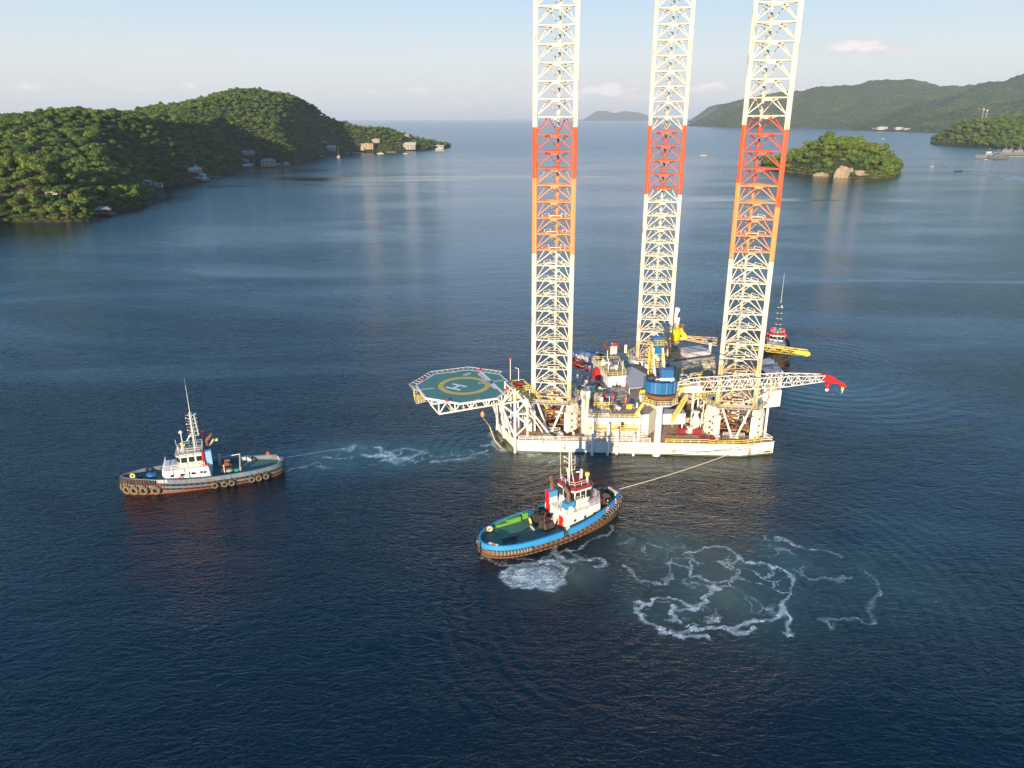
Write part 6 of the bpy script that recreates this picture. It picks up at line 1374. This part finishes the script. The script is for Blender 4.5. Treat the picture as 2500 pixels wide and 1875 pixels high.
house(596,397,9,16,9,3,'pale blue roofed house on the slope above the dock huts',wall=PALE,roof=ROOFT,rot=.2)
house(603,380,22,24,10,4,'pink roofed house half hidden in the shaded trees',wall=PALE,roof=paint('roof_pink',(.45,.25,.24),.8,.3),kind='gable',rot=.1)
house(656,406,1.4,24,13,9.5,'yellow two storey house with teal roof standing on piles over the water',wall=CREAM,roof=ROOFT,kind='hip',rot=.25,stilts=1,floors=2,rh=4)
house(679,405,1.0,8,6,3.6,'small white pergola on the jetty right of the yellow house',wall=PALE,roof=PALE,kind='flat',rot=.2,name='pergola',cat='pergola',bay=1)
house(700,403,1.0,11,9,3.4,'round looking teal roofed pavilion at the end of the jetty',wall=PALE,roof=ROOFT,kind='tent',rot=.4,name='pavilion',cat='pavilion',stilts=1,rh=2.4)
house(805,369,2.0,26,16,7,'broad pale grey boathouse with a big roof, left of the sailing yacht',wall=GREYP,roof=paint('roof_pale_pink',(.50,.42,.38),.8,.3),kind='gable',rot=.05,stilts=1,rh=6,name='boathouse',cat='boathouse')
house(790,352,22,14,9,5,'small white house on the bare brown slope above the pale boathouse',wall=PALE,roof=ROOFW,kind='flat',rot=.1)
house(898,368,2.2,30,15,13,'cream two storey waterfront house with a flat roof and red jetty',wall=CREAM,roof=PALE,kind='flat',rot=.03,stilts=1,floors=2)
house(886,370,2.0,9,9,7,'small pale annexe at the left side of the cream house',wall=PALE,roof=PALE,kind='flat',rot=.03)
house(919,349,20,19,10,8.5,'white two storey house up the slope above the cabin cruiser',wall=PALE,roof=ROOFW,kind='flat',rot=-.1,floors=2)
house(1000,367,3.0,32,16,12,'long white two storey boathouse with a pale sloping roof near the point',wall=PALE,roof=ROOFW,kind='gable',rot=.02,floors=2,rh=6,name='boathouse',cat='boathouse')
house(993,335,30,12,9,8,'small white house high in the trees above the long white boathouse',wall=PALE,roof=ROOFR,kind='hip',rot=.3,floors=2)
house(1012,336,28,14,9,4,'low white house with red roof beside the tall trees near the point',wall=PALE,roof=ROOFR,kind='hip',rot=-.2)
house(1071,361,9,30,12,6,'white modern house with a broad flat roof at the very point',wall=PALE,roof=ROOFW,kind='flat',rot=.05)
house(1073,369,2.2,20,8,5,'white low pavilion at the water below the modern flat roofed house',wall=PALE,roof=ROOFW,kind='hip',rot=.1,name='pavilion',cat='pavilion')
house(62,479,9,9,8,3.0,'pink walled hut with brown roof among the lit trees, far left',wall=paint('wall_pink',(.6,.42,.36),.7,.3),roof=paint('roof_brown',(.20,.15,.13),.8,.3),rot=.2,rh=2)
house(131,476,11,10,8,2.6,'grey roofed house hidden behind the lit trees of the near point',wall=PALE,roof=ROOFG,rot=.1,rh=1.6)
for px,py,w,lb in ((20,541,10,'reddish wooden landing at the far left end of the near shore'),(62,542,16,'long red wooden landing on the near left shore under the trees'),(165,539,7,'short red landing left of the pale rocks on the near shore')):
    t=MB(); t.box(-w/2,w/2,-1.5,1.5,.6,.9,WOOD); 
    for x in np.linspace(-w/2+.5,w/2-.5,4): t.tube((x,-1.2,-1.5),(x,-1.2,1.9),.12,LEGBROWN,5)
    p=Vector(pix(px,py,0)); o=t.build('jetty'); o.location=(p.x,p.y,0); o.rotation_euler=(0,0,.1); tag(o,lb,'jetty','jetties of the left shore')
for px,py,w,lb in ((844,374,18,'white low jetty right of the sailing yacht'),(873,374,26,'long pale jetty left of the cream waterfront house'),(955,372,24,'pale stone quay between the cabin cruiser and the long boathouse'),(520,432,26,'thin pale floating jetty beyond the white terrace buildings'),(685,406,40,'long dark jetty carrying the pergola and the teal roofed pavilion')):
    t=MB(); t.box(-w/2,w/2,-2,2,.5,1.4,PALE if w!=40 else WOOD)
    for x in np.linspace(-w/2+.5,w/2-.5,5): t.tube((x,-1.7,-1.5),(x,-1.7,1.2),.3,WOOD,5)
    p=Vector(pix(px,py,0)); o=t.build('jetty'); o.location=(p.x,p.y,0); o.rotation_euler=(0,0,.03); tag(o,lb,'jetty','jetties of the left shore')
# pale rocks on the near point
for k,(px,py,s) in enumerate(((188,538,3.4),(181,539,2.6),(196,539,3.0),(203,537,2.2),(208,540,1.4),(120,543,1.8),(108,543,1.4))):
    r=random.Random(k); me=bpy.data.meshes.new('rock'); bm=bmesh.new(); bmesh.ops.create_icosphere(bm,subdivisions=3,radius=s)
    C_=np.array([v.co[:] for v in bm.verts]); f=fbm(C_[:,0]*.8/s+k*3+C_[:,2],C_[:,1]*.8/s+C_[:,2]*.5,5,3)-.5; C_*=(1+.7*f)[:,None]
    for v,c in zip(bm.verts,C_): v.co=(c[0],c[1],c[2]*.8)
    bm.to_mesh(me); bm.free(); me.materials.append(ROCK); o=bpy.data.objects.new('shore_rock',me); COL.objects.link(o); p=pix(px,py-1,0); o.location=(p[0],p[1]+s*.3,s*.25); tag(o,'pale weathered rock at the waterline of the near left point','rock','pale rocks of the near left point')
for k,(px,py,rx,ry,rz,lb) in enumerate(((2059,434,11,6,14,'tall pale cliff face at the waterline of the small island'),(2102,434,14,6,8,'low pale rock face right of the tall cliff on the small island'),(2078,433,7,5,11,'middle pale rock between the two island cliffs'),(2012,430,14,5,4,'long low pale ledge left of the tall island cliff'))):
    me=bpy.data.meshes.new('cliff'); bm=bmesh.new(); bmesh.ops.create_icosphere(bm,subdivisions=5,radius=1)
    C_=np.array([v.co[:] for v in bm.verts]); f=fbm(C_[:,0]*2.6+k*5+C_[:,1]*2,C_[:,2]*1.7+C_[:,1],31,5)-.5; g=fbm(C_[:,0]*9+k,C_[:,2]*5+C_[:,1]*6,33,3)-.5; C_*=(1+.75*f+.30*g)[:,None]
    for v,c in zip(bm.verts,C_): v.co=(c[0]*rx,c[1]*ry+abs(c[2])*ry*.5,c[2]*rz)
    bm.to_mesh(me); bm.free(); me.materials.append(ROCK); o=bpy.data.objects.new('cliff_rock',me); COL.objects.link(o); p=pix(px,py,0); o.location=(p[0],p[1]+ry*.6,0); tag(o,lb,'rock','pale cliffs of the small island')
# boats
def motorboat(px,py,L,rz,label,hull_=ROOFW,mast=0,cabin=1,name='motorboat',cat='boat',group='boats on the bay',B=None):
    p=Vector(pix(px,py,0)); o=empty(name,(p.x,p.y,0),rz,label,cat,group); B=B or L*.28; hh=L*.11
    t=MB(); xs=[-.5,-.45,-.2,.1,.3,.42,.5]; ws=[.8,.9,1,.98,.75,.4,.03]
    v=[]
    for x,w in zip(xs,ws): v+=[(x*L*.94,-B/2*w*.7,-.3),(x*L*.94,B/2*w*.7,-.3),(x*L,B/2*w,hh*(1+.35*max(0,x*2))),(x*L,-B/2*w,hh*(1+.35*max(0,x*2)))]
    n=len(xs); fs=[(0,1,2,3)]
    for i in range(n-1):
        a=4*i; b=a+4; fs+=[(a,a+3,b+3,b),(a+1,b+1,b+2,a+2),(a+3,a+2,b+2,b+3)]
    t.add(v,fs,hull_); t.build('hull',o,loc=(0,0,0))
    if cabin:
        t=MB(); frustum(t,[(-.25*L,-B*.36),(.2*L,-B*.3),(.2*L,B*.3),(-.25*L,B*.36)],hh,hh+L*.11*cabin,PALE,.85); t.build('cabin',o,loc=(0,0,0))
        t=MB(); windows(t,[(-.22*L,-B*.335),(.17*L,-B*.28),(.17*L,B*.28),(-.22*L,B*.335)],hh+L*.045*cabin,hh+L*.09*cabin,L*.12,m=L*.01); t.build('window',o,loc=(0,0,0))
    if mast: t=MB(); t.tube((.02*L,0,hh),(.02*L,0,hh+mast),.12,ROOFW,6,r2=.06); t.tube((.02*L,0,hh+1.5),(-.35*L,0,hh+1.6),.1,ROOFW,5); t.build('mast',o,loc=(0,0,0))
    return o
motorboat(253,522,6.5,.3,'small white boat moored inside the grey roofed boathouse',cabin=.8)
motorboat(827,385,20,-1.2,'white sailing yacht with a tall bare mast off the pale boathouse',mast=24,name='sailing_yacht',cat='yacht',cabin=1.2,B=8)
motorboat(786,381,11,0,'small white open boat left of the pale boathouse',cabin=0)
motorboat(929,376,17,3.1,'white cabin cruiser moored right of the cream house',cabin=1.5,B=5)
motorboat(990,376,12,2.8,'white workboat tied in front of the long white boathouse',cabin=1.2)
motorboat(50,543,8,.1,'slim red boat drawn up at the long red landing',hull_=WOOD,cabin=0)
motorboat(1718,381,16,2.6,'white motorboat under way with a small dark flag',mast=7,cabin=1.6)
motorboat(2156,340,14,.2,'tiny white speedboat far beyond the island, trailing a thin wake',cabin=1)
motorboat(2340,419,13,.1,'dark low skiff crossing towards the grey ships',hull_=DARK,cabin=0)
motorboat(2276,407,9,.4,'tiny sailing dinghy with pink sail right of the island',mast=10,cabin=0,name='sailing_dinghy')
t=MB(); p=Vector(pix(1716,379,0)); 
for px,py,w,h,L_,lb in ((2249,319,0,0,58,'long white ferry moored left of the other ferries at the far shore'),(2272,320,0,0,60,'white ferry moored furthest right against the dark headland'),(2265,324,0,0,44,'white ferry with a dark hull in front of the other ferries')):
    o=motorboat(px,py,L_,.05,lb,hull_=ROOFW if L_!=44 else SHIPG,cabin=1.3,name='ferry',cat='ferry',group='ferries by the far shore')
for px,py,w,h,lb in ((2152,317,100,26,'large white shed on the far right shore'),(2193,317,70,22,'white shed right of the largest shed on the far shore'),(2212,317,56,12,'low long white shed at the right end of the row'),(2132,317,22,14,'tiny white hut left of the sheds on the far shore')):
    house(px,py,1.5,w*.55,26,h*.6,lb,wall=ROOFW,roof=PALE,kind='flat',rot=0,name='warehouse',cat='shed',group='white sheds on the far shore')
def ship(px,py,L,rz,label):
    o=motorboat(px,py,L,rz,label,hull_=SHIPG,cabin=0,name='patrol_ship',cat='ship',group='grey ships moored at the right headland',B=L*.19); hh=L*.11
    t=MB(); frustum(t,[(-.28*L,-.07*L),(.16*L,-.06*L),(.16*L,.06*L),(-.28*L,.07*L)],hh,hh+L*.09,SHIPG,.92); frustum(t,[(-.1*L,-.055*L),(.12*L,-.05*L),(.12*L,.05*L),(-.1*L,.055*L)],hh+L*.09,hh+L*.17,SHIPG,.85); t.build('superstructure',o,loc=(0,0,0))
    t=MB(); windows(t,[(-.09*L,-.052*L),(.11*L,-.047*L),(.11*L,.047*L),(-.09*L,.052*L)],hh+L*.12,hh+L*.15,L*.05,m=.2); t.build('window',o,loc=(0,0,0))
    t=MB(); z=hh+L*.17; t.tube((0,0,z),(0,0,z+L*.16),.5,SHIPG,6,r2=.15); t.tube((-2,-1.5,z),(0,0,z+L*.1),.25,SHIPG,5); t.tube((-2,1.5,z),(0,0,z+L*.1),.25,SHIPG,5)
    for k in (.05,.09,.12): t.tube((0,-2.2,z+L*k),(0,2.2,z+L*k),.2,SHIPG,5)
    t.lathe((0,0,z+L*.1),[(.6,0),(1.0,.5),(.6,1.2)],ROOFW,8); t.build('mast',o,loc=(0,0,0)); return o
ship(2412,386,46,2.75,'grey patrol ship moored furthest left of the grey ships'); ship(2434,387,40,2.2,'grey patrol ship seen end on, second from the left'); ship(2452,378,46,2.9,'grey patrol ship with the tallest lattice mast, at the pier root'); ship(2468,376,42,2.6,'grey patrol ship behind the concrete pier, between two others'); ship(2487,378,46,-.2,'low grey patrol boat furthest right, at the frame edge')
t=MB(); t.box(-32,40,-3,3,1.2,2.2,PALE)
for x in range(-30,40,7): t.tube((x,-2,-2),(x,-2,1.3),.7,DARK,6)
p=pix(2480,385,0); o=t.build('pier'); o.location=(p[0],p[1],0); tag(o,'concrete pier on dark piles beside the grey ships','pier')
for px,py,k,lb in ((2397,285,1,'left one of two pale radio towers on the right headland'),(2406,286,.92,'right one of two pale radio towers on the right headland')):
    p=at(px,py+6,2300); t=MB(); h=27*k
    for a,b in ((-1,-1),(1,-1),(0,1)): t.tube((a*1.4,b*1.4,0),(a*.9,b*.9,h),.35,PALE,5)
    for i in range(6): t.tube((-1.2,-1.2,h*i/6),(1.2,-1.2,h*(i+1)/6),.2,PALE,4)
    o=t.build('radio_tower',None,(0,0,0)); o.location=p; tag(o,lb,'radio tower','radio towers on the right headland'); t=MB(); t.lathe((0,0,h-1),[(2.8,0),(3.2,2.5),(2.4,3.5)],ROOFW,10); t.build('dish_platform',o,loc=(0,0,0))
for px,y0,y1,Y_,r,lb in ((887,326,290,1990,.35,'tall thin aerial mast rising from the trees above the cream house'),(422,302,284,1180,.28,'left one of two pale utility poles on the wooded saddle'),(426,302,284,1180,.28,'right one of two pale utility poles on the wooded saddle'),(226,292,281,1000,.25,'short pale pole showing above the trees on the left ridge'),(904,325,318,2000,.5,'short white post among the trees right of the aerial mast'),(1036,340,328,2160,.3,'thin white pole among the trees near the point'),(475,392,388,1090,.5,'small white flag post above the pagoda villa')):
    a=at(px,y0+6,Y_); b=at(px,y1,Y_); t=MB(); t.tube((0,0,0),(0,0,b[2]-a[2]),r,PALE,6,r2=r*.6); t.lathe((0,0,b[2]-a[2]),[(r*1.6,0),(r*1.6,.6),(.1,.9)],ROOFW,6); o=t.build('pole'); o.location=a; tag(o,lb,'pole')
# boat wakes as thin broken foam sheets on the sea
m_wk,ntw,bw=new_mat('wake_foam'); tcw=nn(ntw,'ShaderNodeTexCoord'); mpw=nn(ntw,'ShaderNodeMapping'); mpw.inputs['Scale'].default_value=(.02,.12,1); ntw.links.new(tcw.outputs['Object'],mpw.inputs[0])
bw.inputs['Base Color'].default_value=(.62,.68,.72,1); bw.inputs['Roughness'].default_value=.6; ntw.links.new(mapr(ntw,noise(ntw,mpw.outputs[0],1.0,5,.65),.40,.62,0,.75),bw.inputs['Alpha'])
def wake(pts,w0,w1,label):
    P_=[Vector(pix(*p)) for p in pts]; v=[];n=len(P_)
    for i,p in enumerate(P_):
        d=(P_[min(i+1,n-1)]-P_[max(i-1,0)]).normalized(); q=Vector((-d.y,d.x,0))*(w0+(w1-w0)*i/(n-1))/2; v+=[(p.x+q.x,p.y+q.y,.16),(p.x-q.x,p.y-q.y,.16)]
    t=MB(); t.add(v,[(2*i,2*i+1,2*i+3,2*i+2) for i in range(n-1)],m_wk); o=t.build('wake'); o['kind']='stuff'; o['label']=label; o['category']='wake'
wake([(1724,381),(1755,380),(1790,377),(1830,373)],3,14,'pale wake trailing right of the white motorboat')
wake([(1724,382),(1755,384),(1800,388)],2,10,'fainter wake trailing right of the white motorboat')
wake([(2153,341),(2135,343),(2115,348)],3,22,'thin curved wake of the tiny speedboat beyond the island')
wake([(2120,358),(2160,362),(2200,368),(2245,374)],8,26,'long pale drifting wake streak right of the island')
wake([(2345,419),(2320,412),(2312,405)],3,12,'short wake behind the dark skiff')
wake([(2350,420),(2400,425),(2460,432),(2500,442)],10,40,'broad pale foam streak leading to the right edge')
# ---------------------------------------------------------------- air
hz=MB(); hz.box(-43500,43500,-640,63500,-2.2,470,WHITE); ho_=hz.build('haze'); ho_.data.materials.clear()
mh=bpy.data.materials.new('haze_air'); mh.use_nodes=True; nh=mh.node_tree; nh.nodes.clear(); pv_=nn(nh,'ShaderNodeVolumePrincipled'); pv_.inputs['Color'].default_value=(.82,.90,1,1); pv_.inputs['Density'].default_value=.00004; pv_.inputs['Anisotropy'].default_value=0.0
oh=nn(nh,'ShaderNodeOutputMaterial'); nh.links.new(pv_.outputs[0],oh.inputs['Volume']); ho_.data.materials.append(mh); ho_['kind']='stuff'
